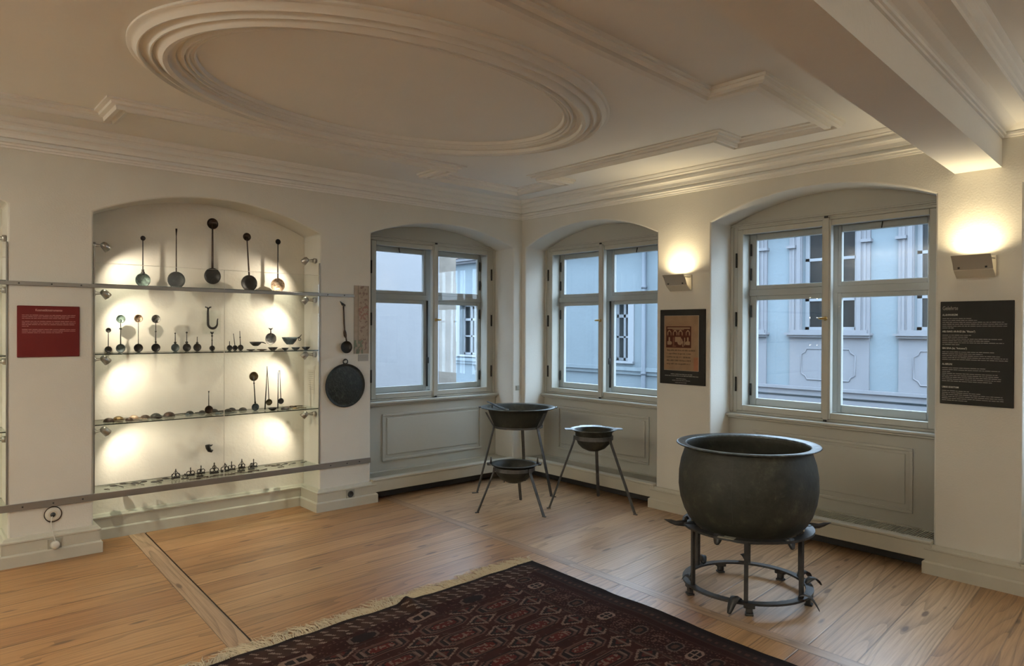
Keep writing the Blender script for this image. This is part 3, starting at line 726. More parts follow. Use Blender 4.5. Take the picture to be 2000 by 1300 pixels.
def niche(a, b, which):
    for i, z in enumerate(SHZ):
        t = thing('glass_shelf', '%s glass shelf of the %s' % (SN[i], which), 'shelf', ((a+b)/2, .16, z), 'glass shelves of the '+which)
        mb = MB(); mb.box((a+.004, .012, z), (b-.004, .315, z+.008)); mb.build('sheet', 'shelf_glass', t)
        mb = MB(); mb.box((a+.004, .0095, z+.0005), (b-.004, .0119, z+.0075)); mb.box((a+.004, .3152, z+.0015), (b-.004, .3172, z+.006)); mb.build('polished_edge', 'glass_edge', t)
    c = (a+b)/2+.045
    for x0, x1, lab in ((a+.004, c-.001, 'left'), (c+.001, b-.004, 'right')):
        t = thing('showcase_glass', '%s clear glass front pane of the %s' % (lab, which), 'glass pane', ((x0+x1)/2, 0, .40), 'glass fronts of the niches')
        mb = MB(); mb.add([(x0, -.0005, .402), (x1, -.0005, .402), (x1, -.0005, 1.995), (x0, -.0005, 1.995)], [(0, 1, 2, 3)]); mb.build('sheet', 'showcase', t, recalc=False)
        mb = MB(); mb.box((x0, -.0018, 1.995), (x1, .0008, 1.9975)); xe = x1 if lab == 'left' else x0; mb.box((xe-.001, -.002, .402), (xe+.001, .001, 1.995)); mb.build('ground_edge', 'paper', t)
    for x0, x1, lab in ((a+.001, a+.009, 'left'), (b-.009, b-.001, 'right')):
        t = thing('glass_channel', '%s upright metal channel holding the glass of the %s' % (lab, which), 'profile', (x0, 0, .4), 'upright glass channels')
        mb = MB(); mb.box((x0, -.004, .402), (x1, .010, 2.10)); mb.build('profile', 'alu', t)
niche(-3.975, -2.298, 'main display niche')
niche(-6.14, -4.458, 'neighbouring niche')

# --- exhibits
FACE = RX(PI/2)     # lathe axis +z turned to -y (towards the room)
def cup(mb, r, depth, M_, th=.0025, seg=24):
    prof_ = []; n = 8
    for i in range(n+1):
        a = PI/2*i/n; prof_.append((r*math.sin(a), -depth*math.cos(a)))
    inn = [(max(0, x-th), z+th*.6) for x, z in prof_[::-1]]
    mb.lathe(prof_+[(r+.001, .001)]+inn[:], seg, M_)
def ladle(label, x, d, zb, H, r, rt, m, top='disc', beads=(), m2=None, shaft=.0042, lean=0., name='ladle', flat=False, grp='long handled ladles standing on the shelves', topm=None, stand=None, yaw_=0.):
    t = thing(name, label, 'ladle', (x, d, zb), grp)
    B = T(x, d, zb) @ RZ(yaw_)
    mb = MB(); cup(mb, r, r*.5, B @ T(0, 0, r) @ FACE @ RZ(0))
    mb.build('bowl', m2 or m, t)
    topz = H-rt if top == 'disc' else H
    n = 7; pts = [(lean*i/(n-1), .002, 1.9*r+(topz-1.9*r)*i/(n-1)) for i in range(n)]
    rad = [shaft*1.3*(1.25-.45*i/(n-1)) for i in range(n)]
    if top == 'flare': rad[-1] = rt; rad[-2] = shaft
    mb = MB(); mb.tube(pts, rad, 10, M=B, flat=.7)
    for zf, br in beads: mb.lathe([(0, -br), (br*.8, -br*.6), (br, 0), (br*.8, br*.6), (0, br)], 12, B @ T(lean*zf, .002, 1.9*r+(topz-1.9*r)*zf))
    h = mb.build('handle', m, t)
    if top == 'disc':
        mb = MB(); cup(mb, rt, rt*.4, B @ T(lean, 0, H-rt) @ FACE); mb.build('end_bowl', topm or m, t)
    elif top == 'ball':
        mb = MB(); mb.lathe([(0, -rt), (rt*.7, -rt*.7), (rt, 0), (rt*.7, rt*.7), (0, rt)], 16, B @ T(lean, .002, H-rt)); mb.build('finial', m, t)
    elif top == 'fork':
        mb = MB()
        for k in (-1, 1): mb.tube([(lean, .002, H-.02), (lean+k*rt*.7, .002, H-.008), (lean+k*rt, .002, H)], [.004, .005, .002], 8, M=B)
        mb.build('finial', m, t)
    if stand:
        mb = MB(); mb.box((x-.02, d-.005, zb-stand), (x+.02, d+.03, zb)); mb.build('clear_stand', 'showcase', t)
    return t
z1 = 1.8532; z2 = 1.3662; z3 = .8742; z4 = .3932
ladle('ladle with half green dark bowl, leftmost on the top shelf', -3.608, .235, z1, 0.382, .052, .017, 'bronze', beads=((.03, .015), (.10, .010)), m2='patina_green')
ladle('round black ladle with straight flared handle, second from left on the top shelf', -3.373, .235, z1, 0.459, .064, .010, 'bronze_brown', 'flare', m2='patina_dark')
ladle('largest ladle with disc top, tallest on the top shelf', -3.103, .235, z1+.045, 0.523, .064, .043, 'bronze_brown', shaft=.0075, stand=.0448, m2='bronze')
ladle('ladle with brown handle and black bowl, second from right on the top shelf', -2.810, .235, z1, 0.477, .066, .032, 'bronze_brown', lean=-.02, m2='bronze', shaft=.006)
ladle('pale coppery ladle, rightmost on the top shelf', -2.567, .235, z1, 0.449, .060, .022, 'bronze', m2='copper_pale', shaft=.005)
g2 = 'small double ended ladles on the second shelf'
ladle('small dark spoon with oval top, leftmost on the second shelf', -3.836, .235, z2, 0.180, .023, .017, 'bronze', grp=g2, shaft=.003)
ladle('green topped ladle, second from left on the second shelf', -3.756, .235, z2, 0.276, .031, .030, 'patina_dark', grp=g2, topm='patina_green', beads=((.62, .009),), m2='bluegrey', shaft=.0035)
ladle('pale topped ladle, third from left on the second shelf', -3.638, .235, z2, 0.280, .031, .029, 'bronze', grp=g2, topm='copper_pale', shaft=.0025)
ladle('dark silvery beaded ladle, fourth from left on the second shelf', -3.518, .235, z2, 0.280, .031, .031, 'bronze', grp=g2, topm='silvered', beads=((.08, .007), (.5, .007), (.9, .007)), shaft=.003)
g3 = 'short collared ladles on the second shelf'
ladle('short ladle with greyish bowl, left of the three collared ladles', -3.380, .235, z2, 0.146, .030, .006, 'bronze', 'ball', beads=((.12, .010),), m2='bluegrey', grp=g3, shaft=.003)
ladle('short ladle with black bowl, middle of the three collared ladles', -3.296, .235, z2, 0.154, .030, .008, 'bronze', 'ball', beads=((.12, .011),), grp=g3, shaft=.003)
ladle('shortest collared ladle with tapering handle, right of the three', -3.218, .235, z2, 0.113, .030, .003, 'bronze', 'ball', beads=((.15, .010),), grp=g3, shaft=.003)
ladle('slim ladle with crowned finial below the big hook', -3.105, .235, z2, 0.154, .021, .012, 'bronze', 'fork', beads=((.4, .006), (.7, .008)), grp=g3, shaft=.0035)
g4 = 'three tiny dark ladles standing close together'
ladle('tiny ladle with the shortest handle of the close trio', -2.968, .235, z2, 0.076, .022, .003, 'bronze', 'ball', grp=g4, shaft=.003)
ladle('tiny ladle with leaning handle, middle of the close trio', -2.925, .235, z2, 0.137, .021, .004, 'bronze', 'flare', grp=g4, shaft=.0028, lean=-.012)
ladle('tiny ladle with the longest handle of the close trio', -2.880, .235, z2, 0.159, .023, .003, 'bronze', 'ball', beads=((.55, .006),), grp=g4, shaft=.003, lean=-.006)

def dish(label, x, d, z, r, h, m, name='small_dish', raise_=0., grp='small metal dishes on the second shelf', handle=None):
    t = thing(name, label, 'dish', (x, d, z), grp)
    if raise_ > 0:
        mb = MB(); mb.tube([(x, d, z), (x, d, z+raise_)], .010, 16); mb.build('clear_stand', 'showcase', t)
    zz = z+raise_
    mb = MB(); mb.lathe([(0, 0), (r*.38, 0), (r*.40, .001), (r*.75, h*.45), (r, h), (r-.003, h), (r*.7, h*.5+.003), (r*.35, .004), (0, .004)], 28, T(x, d, zz)); mb.build('bowl', m, t)
    if handle:
        mb = MB(); mb.tube([(x+a_, d, zz+b_) for a_, b_ in handle], [.005]*(len(handle)-1)+[.003], 8); mb.build('handle', m, t)
    return t
dish('flat dark dish, leftmost of the dishes on the second shelf', -2.847, .10, z2, .037, .012, 'bronze')
dish('flat brown dish in front of the raised pan on the second shelf', -2.765, .08, z2, .043, .012, 'bronze_brown')
dish('dark bowl with side handle raised on a clear stand', -2.773, .19, z2, .050, .034, 'bronze', 'handled_bowl', .036, handle=[(.045, .030), (.065, .028), (.085, .018)])
dish('black footed dish below the hanging round pan', -2.665, .10, z2, .040, .026, 'bronze')
dish('small black dish below the blue grey bowl, left of three', -2.560, .10, z2, .030, .020, 'bronze')
dish('greenish dish below the blue grey bowl, middle of three', -2.468, .10, z2, .037, .024, 'bluegrey')
dish('black dish at the right end of the second shelf', -2.378, .10, z2, .036, .026, 'bronze')
t = dish('large blue grey bowl with ring handle on a clear stand', -2.476, .20, z2, .067, .062, 'bluegrey', 'large_bowl', .045)
mb = MB(); mb.tube([(-2.409, .20, z2+.10), (-2.388, .20, z2+.108), (-2.372, .20, z2+.128)], [.006, .005, .003], 8)
mb.tube([(-2.388+.011*math.cos(a), .20, z2+.088+.011*math.sin(a)) for a in [2*PI*i/14 for i in range(14)]], .003, 6, closed=True); mb.build('ring_handle', 'bronze', t)
t = thing('round_pan', 'round shallow pan held upright with flared handle up, above the dishes', 'pan', (-2.654, .17, z2))
mb = MB(); cup(mb, .047, .014, T(-2.654, .17, z2+.096) @ FACE); mb.build('pan_bowl', 'silvered', t)
mb = MB(); mb.tube([(-2.654, .172, z2+.14), (-2.654, .172, z2+.165), (-2.654, .172, z2+.176)], [.005, .004, .005], 8); mb.tube([(-2.672, .172, z2+.184), (-2.660, .172, z2+.176), (-2.648, .172, z2+.176), (-2.636, .172, z2+.184)], [.002, .006, .006, .002], 8); mb.build('handle', 'bronze', t)
mb = MB(); mb.box((-2.664, .168, z2), (-2.644, .182, z2+.055)); mb.build('clear_stand', 'showcase', t)

# hook on the niche back wall
t = thing('large_hook', 'big curved dark hook fixed to the niche back wall', 'hook', (-3.10, .30, 1.54))
pts = [(-3.118, .29, 1.712), (-3.120, .29, 1.67), (-3.119, .29, 1.62)]+[(-3.083-.036*math.cos(a), .29, 1.585-.036*math.sin(a)*1.1) for a in [PI*i/10 for i in range(11)]]+[(-3.046, .29, 1.61), (-3.043, .29, 1.625)]
mb = MB(); mb.tube(pts, [.007, .009, .010]+[.0095]*8+[.008, .007, .006, .005, .004], 12); mb.build('hook_body', 'bronze', t)
mb = MB()
for k in (-1, 1): mb.tube([(-3.118, .29, 1.700), (-3.118+k*.012, .29, 1.716), (-3.118+k*.020, .29, 1.712), (-3.118+k*.021, .29, 1.722)], [.006, .005, .005, .003], 8)
mb.build('forked_end', 'bronze', t)
mb = MB(); mb.box((-3.155, .306, 1.50), (-3.015, .310, 1.69)); mb.build('clear_backing', 'showcase', t)
mb = MB()
for px, pz in ((-3.118, 1.68), (-3.083, 1.547)): mb.tube([(px, .285, pz), (px, .319, pz)], .002, 6)
mb.build('pin', 'steel', t)
# horn fragment
t = thing('horn_fragment', 'curved dark horn shaped bronze fixed low on the niche back wall', 'bronze fragment', (-3.106, .30, .54))
mb = MB(); mb.tube([(-3.122, .285, .612), (-3.119, .285, .59), (-3.108, .285, .568), (-3.092, .285, .560), (-3.080, .285, .567)], [.019, .018, .017, .012, .004], 14)
mb.tube([(-3.108, .285, .606), (-3.094, .285, .604), (-3.083, .285, .611)], [.008, .006, .003], 8); mb.tube([(-3.112, .285, .575), (-3.112, .319, .575)], .003, 6); mb.build('body', 'bronze', t)
# label in niche
t = thing('niche_caption', 'small white caption sheet on the right side wall of the display niche', 'label', (-2.30, .16, .985))
mb = MB(); mb.box((-2.3005, .10, .985), (-2.2985, .235, 1.190)); mb.build('sheet', 'paper', t)
mb = MB()
for i in range(9): mb.box((-2.3010, .115+.002*(i % 2), 1.168-i*.018), (-2.3005, .215-.01*(i % 3), 1.171-i*.018))
mb.build('text_lines', 'grey_plastic', t)

# third shelf: spoons lying bowl-down
def spoon(label, x, d, z, r, ang, L_, m, dome=True, name='spoon', grp='spoons lying on the third shelf', h=.5, ell=1.25):
    t = thing(name, label, 'spoon', (x, d, z), grp)
    MM = T(x, d, z) @ RZ(ang)
    prof_ = [(r*math.cos(PI/2*i/7), r*h*math.sin(PI/2*i/7)) for i in range(8)]
    if not dome: prof_ = [(p, r*h-q) for p, q in prof_][::-1]+[(p*.93, r*h-q*.9) for p, q in prof_[:-1]]+[(0.0, r*h*.12)]
    else: prof_ = prof_+[(0, r*h*.92)]+[(p*.93, q*.9) for p, q in prof_[::-1][1:]]
    mb = MB(); mb.lathe(prof_, 22, MM @ Matrix.Diagonal((ell, 1, 1, 1))); mb.build('bowl', m, t)
    zc = .0035 if dome else r*h*.9
    mb = MB(); mb.tube([(r*ell*.96, 0, zc), (r*ell+L_*.3, 0, .006), (r*ell+L_*.95, 0, .004), (r*ell+L_, 0, .004)], [.0035, .0025, .0028, .001], 8, M=MM); mb.build('handle', m, t)
    return t
A = -PI/2+.55
sp3 = [(-3.853, .135, .030, 'bronze_brown', 'dark brown spoon lying bowl down, leftmost on the third shelf'), (-3.775, .215, .029, 'bronze_gold', 'golden brown spoon behind the leftmost one on the third shelf'), (-3.722, .130, .022, 'bronze_brown', 'smallest spoon of the left row on the third shelf'), (-3.672, .215, .028, 'copper_pale', 'pale coppery spoon in the left row on the third shelf'), (-3.600, .195, .027, 'bronze_brown', 'brown spoon right of the pale one on the third shelf')]
for x, d, r, m, lab in sp3: spoon(lab, x, d, z3, r*1.08, A, .09, m, grp='spoons lying in a row on the third shelf', h=.85)
spoon('black domed spoon, left of the two big domes on the third shelf', -3.525, .205, z3, .038, A+.2, .06, 'patina_dark', h=.8, ell=1.05)
spoon('brown domed bowl, right of the two big domes on the third shelf', -3.430, .210, z3, .041, A-.3, .03, 'bronze_brown', h=.8, ell=1.05)
dish('black shallow bowl lying in front of the two big domes', -3.532, .115, z3, .036, .014, 'bronze', grp='bowls on the third shelf')
ladle('upright thin ladle with long stem in the middle of the third shelf', -3.144, .19, z3, .178, .031, .008, 'bronze', 'flare', m2='bronze_brown', grp='upright utensils on the third shelf', shaft=.0032)
cl = [(-3.26, .28, .024, .10, PI+.15, 'spoon pointing left in the crowded centre of the third shelf'), (-3.17, .27, .022, .09, .1, 'small spoon behind the upright ladle on the third shelf'), (-3.07, .29, .025, .12, PI+.05, 'dark spoon just right of the upright ladle on the third shelf'), (-2.985, .22, .026, .10, PI-.1, 'round bowled spoon in the crowded centre, front'), (-2.93, .29, .026, .10, PI+.1, 'spoon lying behind in the crowded centre, right part'), (-2.855, .25, .026, .11, PI-.15, 'rightmost spoon of the crowded centre group'), (-3.30, .20, .014, .12, .12, 'thin spatula like spoon at the left of the crowded centre'), (-3.10, .12, .016, .13, -.05, 'thin long spoon lying near the glass in the centre')]
for x, d, r, L_, a_, lab in cl: spoon(lab, x, d, z3, r, a_, L_, 'bronze' if r > .02 else 'bluegrey', grp='spoons lying in the centre of the third shelf', h=.9)
ladle('ladle with large dark top bowl and pale lower bowl, third shelf right', -2.790, .15, z3, .318, .030, .037, 'bronze', m2='bluegrey', topm='bronze_gold', beads=((.75, .007), (.05, .008)), grp='upright utensils on the third shelf', shaft=.0042, lean=-.014)
t = ladle('tall ladle with folded double handle and brass bowl, third shelf right', -2.672, .16, z3+.035, .325, .026, .003, 'bronze', 'ball', m2='bronze_gold', grp='upright utensils on the third shelf', shaft=.003, lean=-.016, stand=.0348)
mb = MB(); mb.tube([(-2.689, .158, z3+.355), (-2.700, .150, z3+.18), (-2.712, .145, z3+.004)], [.0025, .004, .006], 8); mb.build('second_handle', 'bronze', t)
t = ladle('ladle with looped double handle, rightmost upright on the third shelf', -2.570, .16, z3+.040, .283, .024, .003, 'bronze', 'ball', m2='bronze', grp='upright utensils on the third shelf', shaft=.0028, lean=-.010, stand=.0398)
mb = MB(); mb.tube([(-2.581, .158, z3+.320), (-2.590, .155, z3+.322), (-2.597, .152, z3+.30), (-2.600, .148, z3+.15), (-2.603, .145, z3+.004)], [.0025, .0025, .0025, .003, .005], 8); mb.build('second_handle', 'bronze', t)
dish('black shallow dish under the folded handle ladle', -2.672, .085, z3, .038, .022, 'bronze', grp='bowls on the third shelf')
spoon('black dome lying under the looped handle ladle', -2.560, .10, z3, .032, A, .02, 'bronze', h=.55, ell=1.05, name='domed_spoon')
for x, d, a_, lab in ((-2.455, .19, .1, 'dark spoon near the right end of the third shelf, left one'), (-2.385, .25, -.1, 'dark spoon at the right end of the third shelf, back'), (-2.42, .11, -.5, 'pale spoon at the right end of the third shelf, front')):
    spoon(lab, x-.05, d, z3, .019, a_, .07, 'bronze_brown' if d > .15 else 'bronze_gold', grp='spoons at the right end of the third shelf')

# lowest shelf: openwork mounts and small flat finds
def mount(label, x, d, z, w, h, style):
    t = thing('openwork_fitting', label, 'bronze fitting', (x, d, z), 'openwork fittings standing on the lowest shelf')
    mb = MB(); mb.box((x-w/2, d-.008, z), (x+w/2, d+.008, z+h*.16)); o = mb.build('base_bar', 'bronze', t); bevel(o, .002, 1)
    mb = MB(); r = w*.23; zz = z+h*.16+r*.9
    def ring(cx, cz, rr): mb.tube([(cx+rr*math.cos(a), d, cz+rr*math.sin(a)) for a in [2*PI*i/16 for i in range(16)]], w*.05, 6, closed=True)
    if style != 2: ring(x-w*.25, zz, r*.95); ring(x+w*.25, zz, r*.95)
    else: ring(x, zz, r*1.25)
    if style == 1: ring(x, zz+r*1.45, r*.8)
    if style == 3:
        mb.tube([(x-w*.42, d, zz), (x, d, z+h*.85), (x+w*.42, d, zz)], w*.05, 6)
    mb.build('rings', 'bronze', t)
    mb = MB(); mb.tube([(x, d, zz), (x, d, z+h*.9), (x, d, z+h)], [w*.07, w*.055, w*.05], 8)
    mb.lathe([(0, -w*.1), (w*.1, 0), (0, w*.1)], 8, T(x, d, z+h*.88)); mb.build('finial', 'bronze', t)
ms = [(-3.385, .20, .062, .074, 3, 'triangular openwork fitting, leftmost of the standing row'), (-3.335, .14, .055, .042, 2, 'lowest small openwork fitting, second from left'), (-3.268, .23, .062, .066, 0, 'two ringed fitting with short knob, third from left'), (-3.222, .15, .050, .062, 2, 'single ring fitting, fourth from left'), (-3.180, .26, .060, .066, 0, 'two ringed fitting with cross finial, fifth from left'), (-3.098, .20, .068, .088, 1, 'thick dark three ringed fitting directly below the horn fragment'), (-3.008, .22, .066, .070, 1, 'three ringed fitting right of the thick dark one'), (-2.945, .25, .062, .072, 0, 'broad two ringed fitting near the glass joint'), (-2.900, .16, .058, .056, 2, 'low single ring fitting in front of the right group'), (-2.855, .27, .055, .078, 3, 'tallest triangular fitting of the right group'), (-2.810, .18, .052, .052, 1, 'small solid looking fitting, second from right'), (-2.765, .25, .060, .070, 0, 'two ringed fitting with pointed knob, rightmost of the standing row')]
for x, d, w, h, st, lab in ms: mount(lab, x, d, z4, w, h, st)
fl = [(-3.872, .13, .012, .03, -1.2, 'tiny dark find at the left end of the lowest shelf'), (-3.805, .22, .024, .09, -1.2, 'flat dark spoon with thin stem, left end of the lowest shelf'), (-3.735, .25, .022, .10, -1.1, 'lozenge like flat spoon near the left end of the lowest shelf'), (-3.665, .22, .026, .10, -1.3, 'wide flat spoon, third large one from left on the lowest shelf'), (-3.600, .23, .022, .07, -2.2, 'flat spoon with bent stem on the lowest shelf'), (-3.545, .17, .022, .06, -1.2, 'small fan shaped spoon on the lowest shelf'), (-3.500, .19, .024, .05, -1.9, 'dark rounded flat find on the lowest shelf'), (-3.445, .24, .024, .06, -1.2, 'flat spoon just left of the standing fittings'),
      (-2.665, .23, .013, .06, -.7, 'small spoon just right of the standing fittings'), (-2.625, .19, .012, .06, -.6, 'thin spoon second right of the standing fittings'), (-2.60, .11, .013, .02, -.6, 'small dark flat find near the front, right half of the lowest shelf'), (-2.560, .23, .016, .06, -2.2, 'spoon in the middle of the right half of the lowest shelf'), (-2.500, .22, .018, .07, -2.4, 'larger spoon toward the right end of the lowest shelf'), (-2.435, .20, .016, .07, -2.5, 'spoon second from right end of the lowest shelf'), (-2.365, .19, .017, .02, 0, 'dark oval find at the right end of the lowest shelf')]
for x, d, r, L_, a_, lab in fl: spoon(lab, x, d, z4, r, a_, L_, 'bronze' if r > .014 else 'bronze_brown', name='flat_spoon', grp='small flat finds on the lowest shelf', h=.3)
for i in range(9):
    x = -3.29+i*.066; t = thing('metal_pin', ['long metal pin lying in front of the standing fittings, first from left', 'second long metal pin from left in front of the fittings', 'third long metal pin from left in front of the fittings', 'fourth long metal pin from left in front of the fittings', 'middle long metal pin in front of the fittings', 'fourth long metal pin from right in front of the fittings', 'third long metal pin from right in front of the fittings', 'second long metal pin from right in front of the fittings', 'long metal pin in front of the fittings, first from right'][i], 'pin', (x, .10, z4), 'pins lying in front of the openwork fittings')
    mb = MB(); a_ = .25*(i % 3-1); mb.tube([(x-.045, .07+.02*(i % 2)-a_*.05, z4+.005), (x+.03, .07+.02*(i % 2)+a_*.05, z4+.005), (x+.045, .07+.02*(i % 2)+a_*.06, z4+.005)], [.002, .004, .0045], 8); mb.build('shaft', 'bronze_brown', t)

# neighbouring niche content at the picture edge
ladle('dark ladle on the second shelf of the neighbouring niche at the left picture edge', -4.56, .10, z2, .32, .060, .02, 'bronze', grp='exhibits in the neighbouring niche')
ladle('dark ladle further left in the neighbouring niche', -4.949, .235, z2, 0.304, .055, .02, 'bronze', grp='exhibits in the neighbouring niche')
ladle('brown ladle on the top shelf of the neighbouring niche', -4.797, .235, z1, 0.406, .060, .02, 'bronze_brown', grp='exhibits in the neighbouring niche')

# wall-hung ladle and pan on the right pier
t = thing('wall_ladle', 'long dark ladle hanging on the pier above the round pan', 'ladle', (-2.075, 0, 1.33))
mb = MB(); cup(mb, .053, .030, T(-2.068, -.036, 1.388) @ FACE); mb.build('bowl', 'bronze', t)
mb = MB(); mb.tube([(-2.068, -.034, 1.435), (-2.068, -.026, 1.465), (-2.070, -.014, 1.49), (-2.072, -.010, 1.515), (-2.074, -.010, 1.54), (-2.078, -.010, 1.60), (-2.082, -.010, 1.70), (-2.086, -.010, 1.745)], [.011, .009, .021, .021, .009, .010, .009, .008], 10, flat=.5); mb.build('handle', 'bronze_brown', t)
mb = MB(); mb.add([(-2.118, -.012, 1.785), (-2.066, -.012, 1.755), (-2.070, -.012, 1.742), (-2.098, -.012, 1.748), (-2.118, -.004, 1.785), (-2.066, -.004, 1.755), (-2.070, -.004, 1.742), (-2.098, -.004, 1.748)], [(0, 1, 2, 3), (7, 6, 5, 4), (0, 4, 5, 1), (1, 5, 6, 2), (2, 6, 7, 3), (3, 7, 4, 0)]); mb.build('beak_end', 'bronze', t)
mb = MB(); mb.tube([(-2.082, 0, 1.70), (-2.082, -.018, 1.70)], .003, 6); mb.build('nail', 'steel', t)
t = thing('large_round_pan', 'large round dark green pan hanging by a ring on the pier', 'pan', (-2.072, 0, .88))
mb = MB(); mb.lathe([(0, .028), (.06, .027), (.12, .022), (.160, .015), (.176, .013), (.184, .020), (.188, .020), (.188, .014), (.178, .004), (.16, .001), (0, .002)], 64, T(-2.070, -.004, 1.055) @ FACE); mb.build('pan_bowl', 'patina_dark', t)
mb = MB(); mb.tube([(-2.070+.021*math.cos(a), -.018, 1.262+.021*math.sin(a)) for a in [2*PI*i/20 for i in range(20)]], .005, 8, closed=True)
mb.build('hanging_ring', 'bronze', t)
mb = MB(); mb.tube([(-2.070, -.016, 1.248), (-2.070, -.016, 1.232)], .008, 8); mb.tube([(-2.07, 0, 1.272), (-2.07, -.022, 1.276)], .003, 6); mb.build('lug', 'bronze', t)

# ------------------------------------------------------------------ three basins on tripods
def ringpts(c_, r, z, n=48): return [(c_[0]+r*math.cos(2*PI*i/n), c_[1]+r*math.sin(2*PI*i/n), z) for i in range(n)]
def bandring(mb, c_, r, z0, z1, th=.005, n=48):
    mb.lathe([(r, z0), (r+th, z0), (r+th, z1), (r, z1), (r, z0)], n, T(c_[0], c_[1], 0), smooth=False)
def tripod(label, c_, feet, rtop, ztop, band, wbar, foot='toe', name='iron_tripod'):
    t = thing(name, label, 'stand', (c_[0], c_[1], 0), 'iron tripods by the corner windows')
    mb = MB(); bandring(mb, c_, rtop, ztop-band, ztop, .006); mb.build('ring', 'iron', t)
    for fx, fy in feet:
        v = Vector((fx-c_[0], fy-c_[1], 0)); u = v.normalized(); sd = Vector((-u.y, u.x, 0)); mb = MB()
        a = Vector((c_[0], c_[1], 0))+u*(rtop+.010); pts = [a+Vector((0, 0, ztop+.002)), a+u*.004+Vector((0, 0, ztop-band-.01)), Vector((fx, fy, 0))-u*.0+Vector((0, 0, .006))]
        if foot == 'tall': pts = [Vector((c_[0], c_[1], 0))+u*(rtop+.090)+Vector((0, 0, ztop+.135)), a+Vector((0, 0, ztop-.005)), a+u*.006+Vector((0, 0, ztop-.04)), Vector((fx, fy, .006))]
        mb.tube(pts, wbar, 6, up=u, flat=.55) if False else None
        # flat bar leg
        vs = []; k = len(pts)
        for i, p in enumerate(pts):
            for s1, s2 in ((-1, -1), (1, -1), (1, 1), (-1, 1)): vs.append(p+sd*s1*wbar*1.25+u*s2*.005)
        fs = [(i*4+j, i*4+(j+1) % 4, (i+1)*4+(j+1) % 4, (i+1)*4+j) for i in range(k-1) for j in range(4)]+[(0, 1, 2, 3), ((k-1)*4+3, (k-1)*4+2, (k-1)*4+1, (k-1)*4)]
        mb.add(vs, fs)
        lg = mb.build('leg', 'iron', t)
        mb = MB(); q = Vector((fx, fy, 0)); e1, e2 = q-u*.01, q+u*(.05 if foot == 'tall' else .022)
        vs = [e1-sd*wbar, e1+sd*wbar, e2+sd*wbar*.7, e2-sd*wbar*.7]; vs = vs+[p+Vector((0, 0, .007)) for p in vs]
        mb.add(vs, [(3, 2, 1, 0), (4, 5, 6, 7), (0, 1, 5, 4), (1, 2, 6, 5), (2, 3, 7, 6), (3, 0, 4, 7)]); mb.build('foot', 'iron', lg)
    return t
# tall tripod with wide conical basin
c1 = (-.484, -.491); f1 = [(-.863, -.34), (-.425, -.895), (-.164, -.238)]
tripod('tall iron tripod carrying the wide basin in the room corner', c1, f1, .235, .625, .018, .012, 'tall')
t = thing('wide_basin', 'wide dark basin with flat rim and a bar handle, on the tall tripod', 'basin', (c1[0], c1[1], .60))
mb = MB(); mb.lathe([(0, .600), (.19, .600), (.215, .607), (.232, .63), (.262, .70), (.290, .772), (.300, .787), (.355, .792), (.358, .798), (.350, .802), (.296, .797), (.283, .776), (.255, .70), (.225, .637), (.205, .618), (0, .612)], 64, T(c1[0], c1[1], 0)); mb.build('body', 'cauldron', t)
mb = MB(); mb.lathe([(.297, .7985), (.357, .8035), (.361, .800), (.357, .7965)], 64, T(c1[0], c1[1], 0)); mb.build('rim', 'rim_metal', t)
cr = Vector((math.cos(-.719), math.sin(-.719), 0)); fw = Vector((.6587, .7525, 0)); C1 = Vector((c1[0], c1[1], 0))
mb = MB(); mb.tube([C1-cr*.300+Vector((0, 0, .845))+fw*.05, C1-cr*.255+Vector((0, 0, .832)), C1-cr*.20-fw*.08+Vector((0, 0, .815)), C1-cr*.130-fw*.20+Vector((0, 0, .800)), C1-cr*.10-fw*.26+Vector((0, 0, .797))], [.006, .008, .010, .013, .016], 10); mb.tube([C1-cr*.245+Vector((0, 0, .83)), C1-cr*.25+Vector((0, 0, .79))], .006, 8)
mb.build('bar_handle', 'rim_metal', t)
for s_ in (-1, 1):
    mb = MB(); p = C1+cr*s_*.352+Vector((0, 0, .797)); mb.tube([p-fw*.04, p+cr*s_*.022, p+fw*.04], [.004, .008, .004], 8); mb.build('lug', 'rim_metal', t)
# small tripod below
c2 = (-1.005, -1.029); f2 = [(-1.309, -.910), (-.973, -1.364), (-.734, -.813)]
tripod('short iron tripod in front of the tall one', c2, f2, .172, .372, .030, .010)
t = thing('small_basin', 'small hemispherical basin with upright lugs on the short tripod', 'basin', (c2[0], c2[1], .20))
mb = MB(); mb.lathe([(0, .232), (.06, .238), (.115, .265), (.150, .305), (.166, .345), (.170, .385), (.205, .392), (.206, .397), (.168, .395), (.160, .35), (.143, .31), (.108, .272), (.055, .246), (0, .24)], 48, T(c2[0], c2[1], 0)); mb.build('body', 'cauldron', t)
C2 = Vector((c2[0], c2[1], 0))
for s_ in (-1, 1):
    mb = MB(); p = C2+cr*s_*.200+Vector((0, 0, .392)); mb.tube([p-fw*.04+cr*s_*.0, p+cr*s_*.028, p+fw*.04], [.005, .014, .005], 8, flat=.5); mb.tube([p, p+Vector((0, 0, .035)), p+Vector((0, 0, .060))], [.010, .008, .004], 8); mb.build('lug', 'iron', t)
mb = MB(); p = C2-fw*.05-cr*.085+Vector((0, 0, .262)); mb.tube([p, p-Vector((0, 0, .018))], .005, 8); mb.build('drip_knob', 'iron', t)
